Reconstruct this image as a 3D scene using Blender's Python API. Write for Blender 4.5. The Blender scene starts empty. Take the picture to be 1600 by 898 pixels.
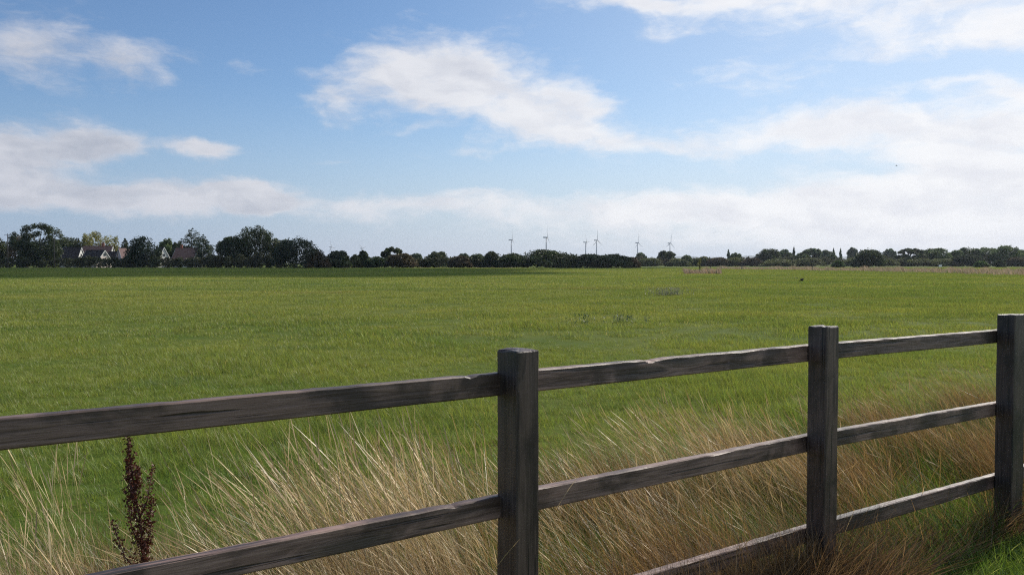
import bpy, math, random
import numpy as np
from mathutils import Vector, Matrix, Euler

sc = bpy.context.scene
COL = sc.collection
R = math.radians
F = 1256.0            # focal length in pixels of the 1600 px wide photograph
HZ = 411.0            # row of the horizon
EYE = 1.6
PITCH = math.atan((449.0 - HZ) / F)

# ------------------------------------------------------------------ camera
cam_d = bpy.data.cameras.new("camera")
cam = bpy.data.objects.new("camera", cam_d)
COL.objects.link(cam)
cam.location = (0, 0, EYE)
cam.rotation_euler = (math.pi / 2 - PITCH, 0, 0)
cam_d.sensor_width = 36.0
cam_d.sensor_fit = 'HORIZONTAL'
cam_d.lens = 36.0 * F / 1600.0
cam_d.clip_start = 0.05
cam_d.clip_end = 30000
sc.camera = cam

# ------------------------------------------------------------------ view + light settings
SUN_AZ, SUN_EL = R(44), R(38)
SUN_STRENGTH = 5.0
SKY_STRENGTH = 0.10
sc.view_settings.view_transform = 'Standard'
sc.view_settings.look = 'None'
sc.view_settings.gamma = 1.0
sc.view_settings.use_curve_mapping = False
sc.view_settings.exposure = 0.0
sc.cycles.use_denoising = False
sc.cycles.filter_width = 1.2
sc.cycles.use_adaptive_sampling = False
sc.cycles.sampling_pattern = 'BLUE_NOISE'
sc.cycles.max_bounces = 6
sc.cycles.diffuse_bounces = 3
sc.cycles.glossy_bounces = 2
sc.cycles.transmission_bounces = 4
sc.cycles.transparent_max_bounces = 8
sc.cycles.volume_bounces = 0
sc.cycles.sample_clamp_indirect = 6.0

S = Vector((math.sin(SUN_AZ) * math.cos(SUN_EL), math.cos(SUN_AZ) * math.cos(SUN_EL), math.sin(SUN_EL)))
sun_d = bpy.data.lights.new("sun", 'SUN')
sun_d.energy = SUN_STRENGTH
sun_d.angle = R(0.53)
sun_d.color = (1.0, 0.93, 0.82)
sun = bpy.data.objects.new("sun", sun_d)
COL.objects.link(sun)
sun.rotation_euler = S.to_track_quat('Z', 'Y').to_euler()
sun.location = S * 50

# ------------------------------------------------------------------ node helper
class NT:
    def __init__(self, tree):
        self.t = tree
    def node(self, typ, **kw):
        n = self.t.nodes.new(typ)
        for k, v in kw.items():
            setattr(n, k, v)
        return n
    def put(self, sock, v):
        if isinstance(v, bpy.types.NodeSocket):
            self.t.links.new(v, sock)
        else:
            sock.default_value = v
    def m(self, op, a, b=None, c=None, clamp=False):
        n = self.node('ShaderNodeMath', operation=op, use_clamp=clamp)
        for i, v in enumerate((a, b, c)):
            if v is not None:
                self.put(n.inputs[i], v)
        return n.outputs[0]
    def vm(self, op, a, b=None):
        n = self.node('ShaderNodeVectorMath', operation=op)
        self.put(n.inputs[0], a)
        if b is not None:
            self.put(n.inputs[1], b)
        return n.outputs['Value'] if op in ('DOT_PRODUCT', 'LENGTH') else n.outputs['Vector']
    def noise(self, vec, scale, detail=4, rough=0.55, dist=0.0, lac=2.0):
        n = self.node('ShaderNodeTexNoise')
        self.put(n.inputs['Vector'], vec)
        n.inputs['Scale'].default_value = scale
        n.inputs['Detail'].default_value = detail
        n.inputs['Roughness'].default_value = rough
        n.inputs['Distortion'].default_value = dist
        n.inputs['Lacunarity'].default_value = lac
        return n.outputs['Fac']
    def ss(self, v, a, b, lo=0.0, hi=1.0):
        n = self.node('ShaderNodeMapRange', interpolation_type='SMOOTHSTEP')
        self.put(n.inputs['Value'], v)
        n.inputs['From Min'].default_value = a
        n.inputs['From Max'].default_value = b
        n.inputs['To Min'].default_value = lo
        n.inputs['To Max'].default_value = hi
        return n.outputs['Result']
    def mix(self, f, a, b, mode='MIX'):
        n = self.node('ShaderNodeMix', data_type='RGBA', blend_type=mode)
        self.put(n.inputs[0], f)
        for s, v in ((n.inputs[6], a), (n.inputs[7], b)):
            if isinstance(v, bpy.types.NodeSocket):
                self.t.links.new(v, s)
            else:
                s.default_value = (v[0], v[1], v[2], 1.0)
        return n.outputs[2]
    def xyz(self, x, y, z=0.0):
        n = self.node('ShaderNodeCombineXYZ')
        self.put(n.inputs[0], x); self.put(n.inputs[1], y); self.put(n.inputs[2], z)
        return n.outputs[0]

# ------------------------------------------------------------------ world: Nishita sky with clouds laid out by compass direction
world = bpy.data.worlds.new("World")
sc.world = world
world.use_nodes = True
wt = world.node_tree
wt.nodes.clear()
W = NT(wt)
sky = W.node('ShaderNodeTexSky', sky_type='NISHITA')
sky.sun_disc = False
sky.sun_elevation = SUN_EL
sky.sun_rotation = SUN_AZ
sky.altitude = 0
sky.air_density = 1.0
sky.dust_density = 0.3
sky.ozone_density = 3.0
gen = W.node('ShaderNodeTexCoord').outputs['Generated']
sep = W.node('ShaderNodeSeparateXYZ')
W.put(sep.inputs[0], gen)
dx, dy, dz = sep.outputs
az = W.m('ARCTAN2', dx, dy)
el = W.m('ARCSINE', dz)
ae = W.xyz(az, el)
near_sun = W.ss(az, R(-36), R(18))
# irregular edges: warp the compass position with noise before the cloud layout is read
wn = W.node('ShaderNodeTexNoise')
W.put(wn.inputs['Vector'], W.vm('MULTIPLY', ae, (1.0, 1.9, 1.0)))
wn.inputs['Scale'].default_value = 7.0
wn.inputs['Detail'].default_value = 5.0
wn.inputs['Roughness'].default_value = 0.6
warp = W.vm('MULTIPLY', W.vm('SUBTRACT', wn.outputs['Color'], (0.5, 0.5, 0.5)), (0.11, 0.06, 0.0))
aew = W.vm('ADD', ae, warp)

CLOUDS = [  # px, py, rx, ry, weight
    (30, 72, 78, 52, .95), (195, 102, 85, 32, .86), (372, 97, 42, 10, .40), (482, 99, 22, 11, .40),
    (530, 160, 50, 38, .72), (640, 112, 80, 46, 1.0), (720, 118, 90, 46, 1.1), (810, 168, 95, 40, 1.1),
    (880, 205, 75, 24, 1.0), (898, 138, 34, 24, .55), (930, 168, 38, 16, .52), (1000, 222, 90, 18, .80), (1085, 236, 80, 16, .66),
    (15, 236, 85, 36, 1.15), (160, 222, 75, 24, 1.6), (335, 236, 48, 17, 1.6), (60, 300, 150, 28, 1.2),
    (290, 306, 140, 20, 1.4), (395, 312, 52, 18, 1.5), (560, 322, 150, 14, .56), (720, 318, 120, 13, .54),
    (1000, 4, 110, 13, .85), (1160, 6, 170, 18, .80), (1420, 26, 200, 22, .66), (1570, 48, 130, 26, .70),
    (1040, 49, 70, 12, .62), (1370, 78, 130, 16, .62), (1165, 125, 90, 28, .52), (1470, 135, 58, 13, .70),
    (1575, 146, 56, 16, .80), (1240, 200, 100, 30, 1.0), (1390, 206, 130, 36, 1.05), (1500, 240, 100, 40, .95),
    (1590, 200, 80, 26, .56), (1450, 316, 260, 38, 1.05), (1180, 322, 180, 28, 1.0), (960, 334, 150, 22, .85),
    (1560, 352, 220, 55, 1.0), (760, 304, 60, 8, .55), (700, 338, 170, 16, .50), (1250, 372, 400, 24, .7),
    (650, 202, 40, 8, .46), (735, 238, 45, 7, .46), (510, 258, 55, 6, .42), (1700, 120, 120, 90, .8), (1800, 300, 200, 90, 1.1),
    (-150, 240, 140, 70, .8), (-250, 80, 130, 50, .7), (1500, -60, 300, 60, .8), (900, -120, 200, 40, .7), (200, -150, 250, 50, .7),
]
acc = None
for px, py, rx, ry, w in CLOUDS:
    a0 = math.atan((px - 800) / F)
    e0 = math.atan((HZ - py) / F * math.cos(a0))
    ra = rx / F * math.cos(a0) ** 2
    re = ry / F * math.cos(a0)
    q = W.vm('MULTIPLY', W.vm('SUBTRACT', aew, (a0, e0, 0.0)), (1 / ra, 1 / re, 0.0))
    g = W.m('MULTIPLY', W.m('EXPONENT', W.m('MULTIPLY', W.vm('DOT_PRODUCT', q, q), -0.8)), w)
    acc = g if acc is None else W.m('ADD', acc, g)
acc = W.m('MINIMUM', acc, 1.35)
fb = W.noise(W.vm('MULTIPLY', aew, (1.0, 2.1, 1.0)), 13.0, 9, 0.62, 0.25)
fb2 = W.noise(W.vm('MULTIPLY', ae, (0.8, 2.6, 1.0)), 34.0, 6, 0.6, 0.4)
den = W.m('ADD', acc, W.m('MULTIPLY', W.m('SUBTRACT', fb, 0.5), 1.5))
den = W.m('ADD', den, W.m('MULTIPLY', W.m('SUBTRACT', fb2, 0.5), 0.75))
alpha = W.ss(den, 0.18, 1.30)
alpha = W.m('MULTIPLY', alpha, 0.93)
# clouds toward the sun are brighter (thin water cloud scatters forward)
bright = W.mix(near_sun, (0.66, 0.67, 0.73), (0.97, 0.97, 0.985))
grey = W.mix(near_sun, (0.40, 0.435, 0.52), (0.78, 0.79, 0.85))
thick = W.ss(den, 0.75, 1.55)
low = W.noise(W.vm('MULTIPLY', ae, (1.0, 3.2, 1.0)), 9.0, 4, 0.5)
fbs = W.noise(W.vm('ADD', W.vm('MULTIPLY', aew, (1.0, 2.1, 1.0)), (0.010, 0.030, 0.0)), 13.0, 5, 0.55, 0.25)
fbc = W.noise(W.vm('MULTIPLY', aew, (1.0, 2.1, 1.0)), 13.0, 5, 0.55, 0.25)
away = W.ss(W.m('SUBTRACT', fbs, fbc), -0.10, 0.16)
shade = W.m('MINIMUM', W.m('ADD', W.m('MULTIPLY', thick, W.ss(low, 0.40, 0.66, 0.0, 0.6)), W.m('MULTIPLY', away, 0.42)), 1.0)
ccol = W.mix(shade, bright, grey)
skyc = W.vm('MULTIPLY', W.vm('MULTIPLY', sky.outputs['Color'], (SKY_STRENGTH,) * 3), (1.00, 1.08, 1.13))
# pale air toward the horizon
low_air = W.m('MULTIPLY', W.ss(el, R(12.5), R(-1)), 0.88)
skyc = W.vm('MULTIPLY', skyc, W.mix(near_sun, (0.86, 0.90, 0.97), (1.0, 1.0, 1.0)))
skyc = W.mix(W.m('MULTIPLY', W.ss(az, R(-14), R(46)), 0.62), skyc, (0.70, 0.80, 0.93))
skyc = W.mix(low_air, skyc, W.mix(near_sun, (0.34, 0.45, 0.64), (0.66, 0.72, 0.82)))
full = W.mix(alpha, skyc, ccol)
bg = W.node('ShaderNodeBackground')
W.put(bg.inputs['Color'], full)
bg.inputs['Strength'].default_value = 1.0
wo = W.node('ShaderNodeOutputWorld')
wt.links.new(bg.outputs[0], wo.inputs['Surface'])

# ------------------------------------------------------------------ general helpers
def ray(px, py):
    x = (px - 800) / F; y = -(py - 449) / F
    cp, sp = math.cos(PITCH), math.sin(PITCH)
    return Vector((x, cp + y * sp, -sp + y * cp))
def at(px, py, Y):
    d = ray(px, py); t = Y / d.y
    return Vector((d.x * t, Y, EYE + d.z * t))

def mesh_np(name, verts, quads, cols=None, smooth=False):
    me = bpy.data.meshes.new(name)
    v = np.asarray(verts, dtype=np.float32); q = np.asarray(quads, dtype=np.int32)
    k = q.shape[1]
    me.vertices.add(len(v)); me.vertices.foreach_set('co', v.ravel())
    me.loops.add(q.size); me.loops.foreach_set('vertex_index', q.ravel())
    me.polygons.add(len(q))
    me.polygons.foreach_set('loop_start', np.arange(0, q.size, k, dtype=np.int32))
    me.update(calc_edges=True)
    if cols is not None:
        a = me.color_attributes.new('tint', 'FLOAT_COLOR', 'POINT')
        c = np.ones((len(v), 4), dtype=np.float32); c[:, :3] = cols
        a.data.foreach_set('color', c.ravel())
    if smooth:
        me.polygons.foreach_set('use_smooth', np.ones(len(q), dtype=bool))
    me.validate()
    return me

class MB:
    """collects simple solids into one mesh"""
    def __init__(self):
        self.v = []; self.f = []
    def box(self, c, s, rot=None):
        b = len(self.v)
        for i in (-1, 1):
            for j in (-1, 1):
                for k in (-1, 1):
                    p = Vector((i * s[0] / 2, j * s[1] / 2, k * s[2] / 2))
                    if rot: p = rot @ p
                    self.v.append(Vector(c) + p)
        self.f += [tuple(b + i for i in t) for t in ((0, 1, 3, 2), (4, 6, 7, 5), (0, 4, 5, 1), (2, 3, 7, 6), (0, 2, 6, 4), (1, 5, 7, 3))]
    def poly(self, pts):
        b = len(self.v); self.v += [Vector(p) for p in pts]; self.f.append(tuple(range(b, b + len(pts))))
    def prism(self, pts, d):
        """polygon pts extruded along vector d"""
        b = len(self.v); n = len(pts); d = Vector(d)
        self.v += [Vector(p) for p in pts] + [Vector(p) + d for p in pts]
        self.f.append(tuple(range(b, b + n))[::-1]); self.f.append(tuple(range(b + n, b + 2 * n)))
        for i in range(n):
            j = (i + 1) % n
            self.f.append((b + i, b + j, b + n + j, b + n + i))
    def tube(self, pts, rad, n=8):
        pts = [Vector(p) for p in pts]; b = len(self.v); up0 = Vector((0.31, 0.17, 0.93))
        for i, p in enumerate(pts):
            t = (pts[min(i + 1, len(pts) - 1)] - pts[max(i - 1, 0)]).normalized()
            a = t.cross(up0)
            if a.length < 1e-3: a = t.cross(Vector((1, 0, 0)))
            a.normalize(); c = t.cross(a)
            for k in range(n):
                th = 2 * math.pi * k / n
                self.v.append(p + (a * math.cos(th) + c * math.sin(th)) * rad[i])
        for i in range(len(pts) - 1):
            for k in range(n):
                k2 = (k + 1) % n
                self.f.append((b + i * n + k, b + i * n + k2, b + (i + 1) * n + k2, b + (i + 1) * n + k))
        self.f.append(tuple(b + k for k in range(n))[::-1])
        e = b + (len(pts) - 1) * n
        self.f.append(tuple(e + k for k in range(n)))
    def ball(self, c, r, nu=10, nv=7, rot=None):
        b = len(self.v); c = Vector(c)
        for j in range(nv + 1):
            ph = math.pi * j / nv
            for i in range(nu):
                th = 2 * math.pi * i / nu
                p = Vector((r[0] * math.sin(ph) * math.cos(th), r[1] * math.sin(ph) * math.sin(th), r[2] * math.cos(ph)))
                if rot: p = rot @ p
                self.v.append(c + p)
        for j in range(nv):
            for i in range(nu):
                i2 = (i + 1) % nu
                self.f.append((b + j * nu + i, b + (j + 1) * nu + i, b + (j + 1) * nu + i2, b + j * nu + i2))
    def mesh(self, name, smooth=False):
        me = bpy.data.meshes.new(name)
        me.from_pydata([tuple(p) for p in self.v], [], self.f)
        me.validate()
        if smooth:
            me.polygons.foreach_set('use_smooth', np.ones(len(me.polygons), dtype=bool))
        return me

def link(name, me, mat=None, parent=None, loc=None):
    o = bpy.data.objects.new(name, me)
    COL.objects.link(o)
    if mat is not None and me is not None and not me.materials:
        me.materials.append(mat)
    if parent is not None: o.parent = parent
    if loc is not None: o.location = loc
    return o
def tag(o, label=None, cat=None, group=None, kind=None):
    if label: o['label'] = label
    if cat: o['category'] = cat
    if group: o['group'] = group
    if kind: o['kind'] = kind
    return o
def empty(name, loc=(0, 0, 0), rz=0.0):
    o = bpy.data.objects.new(name, None)
    COL.objects.link(o); o.location = loc; o.rotation_euler = (0, 0, rz)
    o.empty_display_size = 0.3
    return o

def new_mat(name):
    m = bpy.data.materials.new(name); m.use_nodes = True
    m.node_tree.nodes.clear()
    n = NT(m.node_tree)
    out = n.node('ShaderNodeOutputMaterial')
    return m, n, out
def simple_mat(name, col, rough=0.7, var=0.25, scale=3.0, bump=0.0):
    m, n, out = new_mat(name)
    p = n.node('ShaderNodeBsdfPrincipled')
    co = n.node('ShaderNodeTexCoord').outputs['Object']
    f = n.noise(co, scale, 5, 0.6)
    c = n.mix(f, [x * (1 - var) for x in col], [min(1, x * (1 + var)) for x in col])
    n.put(p.inputs['Base Color'], c)
    p.inputs['Roughness'].default_value = rough
    if bump:
        b = n.node('ShaderNodeBump'); b.inputs['Strength'].default_value = bump; b.inputs['Distance'].default_value = 0.02
        n.put(b.inputs['Height'], f); n.put(p.inputs['Normal'], b.outputs[0])
    m.node_tree.links.new(p.outputs[0], out.inputs[0])
    return m
def leaf_shader(n, out, col, trans=0.4, gloss=0.06, rough=0.45, tcol=None):
    d = n.node('ShaderNodeBsdfDiffuse'); n.put(d.inputs['Color'], col)
    t = n.node('ShaderNodeBsdfTranslucent'); n.put(t.inputs['Color'], tcol if tcol is not None else col)
    a = n.node('ShaderNodeMixShader'); a.inputs[0].default_value = trans
    n.t.links.new(d.outputs[0], a.inputs[1]); n.t.links.new(t.outputs[0], a.inputs[2])
    res = a.outputs[0]
    if gloss:
        g = n.node('ShaderNodeBsdfGlossy'); g.inputs['Roughness'].default_value = rough
        g.inputs['Color'].default_value = (1, 1, 1, 1)
        b = n.node('ShaderNodeMixShader'); b.inputs[0].default_value = gloss
        n.t.links.new(res, b.inputs[1]); n.t.links.new(g.outputs[0], b.inputs[2])
        res = b.outputs[0]
    n.t.links.new(res, out.inputs[0])

_fol = {}
def foliage_mat(col, trans=0.3):
    key = tuple(round(c, 4) for c in col) + (trans,)
    if key in _fol: return _fol[key]
    m, n, out = new_mat("foliage")
    at_ = n.node('ShaderNodeAttribute', attribute_name='tint')
    c = n.mix(1.0, at_.outputs['Color'], col, 'MULTIPLY')
    leaf_shader(n, out, c, trans, 0.03, 0.5)
    _fol[key] = m
    return m
bark = simple_mat("bark", (0.07, 0.055, 0.042), 0.9, 0.4, 2.0)

# field colour pattern in world space, shared by the soil sheet and the grass blades
def field_tint(n, pos):
    flat = n.vm('MULTIPLY', pos, (1, 1, 0))
    big = n.noise(n.vm('MULTIPLY', flat, (0.5, 1.0, 1.0)), 0.05, 4, 0.6, 0.6)
    mid = n.noise(n.vm('MULTIPLY', flat, (0.7, 1.0, 1.0)), 0.35, 4, 0.6)
    return n.m('ADD', n.m('MULTIPLY', n.ss(big, 0.36, 0.64), 0.6), n.m('MULTIPLY', n.ss(mid, 0.34, 0.66), 0.4))
GREEN_A = (0.140, 0.212, 0.032)
GREEN_B = (0.335, 0.348, 0.060)

# ------------------------------------------------------------------ ground
def ground():
    rr = np.concatenate([[0.0], np.geomspace(0.6, 11000, 60)])
    na = 96
    v = []; q = []
    for r in rr:
        for k in range(na):
            a = 2 * math.pi * k / na
            v.append((r * math.sin(a), r * math.cos(a), 0.0))
    for i in range(len(rr) - 1):
        for k in range(na):
            k2 = (k + 1) % na
            q.append((i * na + k, (i + 1) * na + k, (i + 1) * na + k2, i * na + k2))
    me = mesh_np('ground', v, np.array(q)[:, ::-1])
    m, n, out = new_mat("field_soil")
    pos = n.node('ShaderNodeNewGeometry').outputs['Position']
    f = field_tint(n, pos)
    fine = n.noise(n.vm('MULTIPLY', pos, (1, 1, 0)), 9.0, 6, 0.65)
    c = n.mix(f, (0.050, 0.090, 0.010), (0.115, 0.130, 0.018))
    c = n.mix(n.ss(fine, 0.45, 0.8, 0.0, 0.7), c, (0.080, 0.065, 0.020))
    p = n.node('ShaderNodeBsdfPrincipled'); n.put(p.inputs['Base Color'], c)
    p.inputs['Roughness'].default_value = 0.95
    p.inputs['Specular IOR Level'].default_value = 0.1
    b = n.node('ShaderNodeBump'); b.inputs['Strength'].default_value = 0.6; b.inputs['Distance'].default_value = 0.05
    n.put(b.inputs['Height'], fine); n.put(p.inputs['Normal'], b.outputs[0])
    m.node_tree.links.new(p.outputs[0], out.inputs[0])
    return tag(link('ground', me, m), 'flat green field stretching to the tree line', 'field', kind='structure')
ground()

# ------------------------------------------------------------------ fence layout (plan view)
TH = R(55.1)
FD = np.array([math.sin(TH), math.cos(TH)])          # along the fence, away to the right
FN = np.array([math.cos(TH), -math.sin(TH)])         # toward the path side
C1 = np.array([0.017, 2.64])                          # near corner of the middle post
def fence_uw(x, y):
    """u along the fence, w behind it (field side)"""
    px = x - C1[0]; py = y - C1[1]
    return px * FD[0] + py * FD[1], -(px * FN[0] + py * FN[1])
def fence_xy(u, w):
    return C1[0] + u * FD[0] - w * FN[0], C1[1] + u * FD[1] - w * FN[1]

def wood_mat(name, along, k=1.0):
    m, n, out = new_mat(name)
    co = n.node('ShaderNodeTexCoord').outputs['Object']
    info = n.node('ShaderNodeObjectInfo').outputs['Random']
    off = n.xyz(n.m('MULTIPLY', info, 37.0), n.m('MULTIPLY', info, 11.0), n.m('MULTIPLY', info, 23.0))
    co = n.vm('ADD', co, off)
    sx = (2.2, 26, 26) if along == 'X' else (26, 26, 2.2)
    fx = (5.0, 150, 150) if along == 'X' else (150, 150, 5.0)
    kx = (1.3, 7.0, 7.0) if along == 'X' else (7.0, 7.0, 1.3)
    # knots bend the grain round them
    vor = n.node('ShaderNodeTexVoronoi'); n.put(vor.inputs['Vector'], n.vm('MULTIPLY', co, kx)); vor.inputs['Scale'].default_value = 1.0
    kd = vor.outputs['Distance']
    knot = n.ss(kd, 0.08, 0.31, 1.0, 0.0)
    g1 = n.noise(n.vm('ADD', n.vm('MULTIPLY', co, sx), n.xyz(n.m('MULTIPLY', knot, 1.2), n.m('MULTIPLY', knot, 1.2), n.m('MULTIPLY', knot, 1.2))), 1.0, 6, 0.62, 0.6)
    g2 = n.noise(n.vm('MULTIPLY', co, fx), 1.0, 4, 0.6, 0.2)
    stain = n.noise(co, 3.2, 5, 0.6, 0.5)
    c = n.mix(n.ss(g1, 0.36, 0.66), (0.050, 0.029, 0.025), (0.160, 0.101, 0.085))
    c = n.mix(n.m('MULTIPLY', n.ss(g2, 0.42, 0.66), 0.55), c, (0.23, 0.155, 0.133))
    c = n.mix(n.m('MULTIPLY', n.ss(stain, 0.46, 0.62), 0.85), c, (0.027, 0.016, 0.013))
    c = n.mix(n.m('MULTIPLY', knot, 0.8), c, (0.030, 0.023, 0.019))
    crack = n.ss(n.noise(n.vm('MULTIPLY', co, (1.6, 60, 60) if along == 'X' else (60, 60, 1.6)), 1.0, 2, 0.5), 0.63, 0.67)
    c = n.mix(n.m('MULTIPLY', crack, 0.85), c, (0.014, 0.011, 0.010))
    vary = n.m('MULTIPLY_ADD', info, 0.55, 0.75)
    c = n.vm('MULTIPLY', n.vm('MULTIPLY', c, (k, k * .98, k * .90)), n.xyz(vary, vary, vary))
    p = n.node('ShaderNodeBsdfPrincipled'); n.put(p.inputs['Base Color'], c)
    p.inputs['Roughness'].default_value = 0.5
    p.inputs['Specular IOR Level'].default_value = 0.6
    b = n.node('ShaderNodeBump'); b.inputs['Strength'].default_value = 0.8; b.inputs['Distance'].default_value = 0.004
    h = n.m('ADD', n.m('ADD', g1, n.m('MULTIPLY', g2, 0.5)), n.m('MULTIPLY', crack, -0.8))
    n.put(b.inputs['Height'], h); n.put(p.inputs['Normal'], b.outputs[0])
    m.node_tree.links.new(p.outputs[0], out.inputs[0])
    return m
rail_mat = wood_mat("weathered_rail", 'X', 1.25)
post_mat = wood_mat("weathered_post", 'Z', 0.62)

def smooth_noise(rng, n, k, amp):
    a = rng.normal(size=n + 2 * k)
    a = np.convolve(a, np.hanning(2 * k + 1) / np.hanning(2 * k + 1).sum() * math.sqrt(k), 'same')[k:-k]
    return a * amp

def rail_mesh(L, H, T, seed, nicks=()):
    """board along +X from 0 to L, top edge at z = 0, front face at y = 0, back at y = T"""
    rng = np.random.default_rng(seed)
    n = max(12, int(L / 0.02))
    xs = np.linspace(0, L, n)
    b = 0.004
    sec = [(0, -b), (b, 0), (T * .5, 0.0), (T - b, 0), (T, -b), (T, -H + b), (T - b, -H), (b, -H), (0, -H + b), (0, -H * .62), (0, -H * .3)]
    dz_top = smooth_noise(rng, n, 2, 0.0005) + smooth_noise(rng, n, 25, 0.0005)
    dz_back = smooth_noise(rng, n, 2, 0.0006) + dz_top * .6
    dz_bot = smooth_noise(rng, n, 12, 0.0005)
    dy = smooth_noise(rng, n, 30, 0.0005)
    for (x0, wd, dp) in nicks:
        g = np.exp(-((xs - x0) / wd) ** 2) * dp
        dz_top -= g; dz_back -= g * .5
    V = np.zeros((n, len(sec), 3))
    for j, (y, z) in enumerate(sec):
        V[:, j, 0] = xs
        V[:, j, 1] = y + dy + smooth_noise(rng, n, 4, 0.0005)
        zz = dz_top if z > -H * .2 and y < T * .5 else dz_back if z > -H * .2 else dz_bot if z < -H * .8 else dz_top * .2
        V[:, j, 2] = z + zz
    k = len(sec)
    mb = MB(); mb.v = [Vector(p) for p in V.reshape(-1, 3)]
    for i in range(n - 1):
        for j in range(k):
            j2 = (j + 1) % k
            mb.f.append((i * k + j, (i + 1) * k + j, (i + 1) * k + j2, i * k + j2)[::-1])
    mb.f.append(tuple(range(k))[::-1]); mb.f.append(tuple((n - 1) * k + j for j in range(k)))
    return mb.mesh('rail')

def post_mesh(bw, dw, H, seed, chip=0.0):
    """local +X along the fence, +Y behind it; near corner at the origin; from z = -0.3 to H"""
    rng = np.random.default_rng(seed)
    c = 0.005
    sec = []
    P = [(c, 0), (bw * .35, 0), (bw * .7, 0), (bw - c, 0), (bw, c), (bw, dw * .5), (bw, dw - c), (bw - c, dw), (bw * .5, dw), (c, dw), (0, dw - c), (0, dw * .62), (0, dw * .3), (0, c)]
    zs = np.concatenate([np.linspace(-0.3, H - 0.03, 44), [H - 0.012, H - 0.004, H]])
    n = len(zs); k = len(P)
    V = np.zeros((n, k, 3))
    cx, cy = bw / 2, dw / 2
    for j, (x, y) in enumerate(P):
        V[:, j, 0] = x + smooth_noise(rng, n, 4, 0.0007); V[:, j, 1] = y + smooth_noise(rng, n, 4, 0.0007)
        V[:, j, 2] = zs
    tops = rng.normal(size=k) * 0.0018
    V[-1, :, 2] += tops; V[-2, :, 2] += tops * .8
    V[-1, :, 0] = cx + (V[-1, :, 0] - cx) * 0.955; V[-1, :, 1] = cy + (V[-1, :, 1] - cy) * 0.955
    if chip:
        for j in (10, 9, 11): V[-1, j, 2] -= chip * (1 if j == 10 else .4); V[-2, j, 2] -= chip * .6
    mb = MB(); mb.v = [Vector(p) for p in V.reshape(-1, 3)]
    for i in range(n - 1):
        for j in range(k):
            j2 = (j + 1) % k
            mb.f.append((i * k + j, i * k + j2, (i + 1) * k + j2, (i + 1) * k + j))
    b0 = len(mb.v)
    mb.v.append(Vector((cx * 1.05, cy, H + 0.001)))
    for j in range(k):
        mb.f.append(((n - 1) * k + j, (n - 1) * k + (j + 1) % k, b0))
    mb.f.append(tuple(range(k))[::-1])
    return mb.mesh('post')

def build_fence():
    rz = math.pi / 2 - TH
    root = empty('wooden_fence', (C1[0], C1[1], 0), rz)
    tag(root, 'weathered three-rail timber fence along the edge of the green field', 'fence')
    POSTS = [(-1.78, .096, .10, 1.318, 0), (0.0, .092, .122, 1.309, .012), (1.711, .097, .098, 1.311, 0), (3.55, .145, .100, 1.297, .004),
             (5.33, .096, .10, 1.285, 0), (7.13, .096, .10, 1.275, 0), (8.94, .096, .10, 1.265, 0)]
    for i, (u, bw, dw, H, ch) in enumerate(POSTS):
        link('post', post_mesh(bw, dw, H, 10 + i, ch), post_mat, root, (u, 0, 0))
    us = [p[0] for p in POSTS]
    rows = [(1.232, 1.226, 1.222, 1.203, 1.19, 1.18, 1.17), (.806, .805, .801, .769, .755, .745, .735), (.385, .380, .372, .335, .325, .315, .305)]
    nick = {(0, 1): [(0.66, .02, .012), (0.70, .03, .006), (1.2, .05, .004)], (0, 2): [(0.12, .03, .004)], (1, 1): [(1.05, .05, .005)], (0, 0): [(1.62, .012, .008)], (1, 0): [(1.55, .02, .006)]}
    for r, zs in enumerate(rows):
        for b in range(len(us) - 1):
            u0, u1 = us[b] + .05, us[b + 1] + .047
            L = u1 - u0
            me = rail_mesh(L, .077, .038, 100 + r * 20 + b, nick.get((r, b), ()))
            o = link('rail', me, rail_mat, root, (u0, 0.1005, zs[b]))
            o.rotation_euler = (0, -math.atan2(zs[b + 1] - zs[b], L), 0)
    return root
build_fence()

# ------------------------------------------------------------------ blades
def blades(base, h, w, az_, lean, curve, seg, col, head=None, face=None, rng=None):
    """ribbons: base Nx3, height h, width w, leaning toward az_ by lean (tangent) and bending by curve"""
    N = len(h)
    t = np.linspace(0, 1, seg + 1)
    prof = (1 - t) ** 0.75 * 0.9 + 0.1 * (1 - t)
    prof[-1] = 0.06
    if head is not None:
        prof = np.where(t < head[0], 0.5 - 0.15 * t, 0.5 + head[1] * np.sin(np.clip((t - head[0]) / (1 - head[0]), 0, 1) * math.pi) ** 0.8)
        prof[-1] = 0.1
    ld = np.stack([np.sin(az_), np.cos(az_), np.zeros(N)], 1)
    fa = rng.uniform(0, math.pi, N) if face is None else face
    sd = np.stack([np.cos(fa), np.sin(fa), np.zeros(N)], 1)
    V = np.zeros((N, seg + 1, 2, 3), dtype=np.float32)
    for k in range(seg + 1):
        s = lean * t[k] + curve * t[k] ** 2
        norm = 1 / np.sqrt(1 + (lean + curve) ** 2 * .8)
        c = base + ld * (s * h * norm)[:, None]
        c[:, 2] += h * t[k] * norm
        hw = (w * prof[k] * .5)[:, None]
        V[:, k, 0] = c - sd * hw; V[:, k, 1] = c + sd * hw
    idx = np.arange(N * (seg + 1) * 2).reshape(N, seg + 1, 2)
    Q = np.stack([idx[:, :-1, 0], idx[:, :-1, 1], idx[:, 1:, 1], idx[:, 1:, 0]], -1).reshape(-1, 4)
    C = np.repeat(col[:, None, :], (seg + 1) * 2, 1).reshape(-1, 3)
    return V.reshape(-1, 3), Q, C
def merge(parts):
    vs, qs, cs, o = [], [], [], 0
    for v, q, c in parts:
        vs.append(v); qs.append(q + o); cs.append(c); o += len(v)
    return np.concatenate(vs), np.concatenate(qs), np.concatenate(cs)

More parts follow.
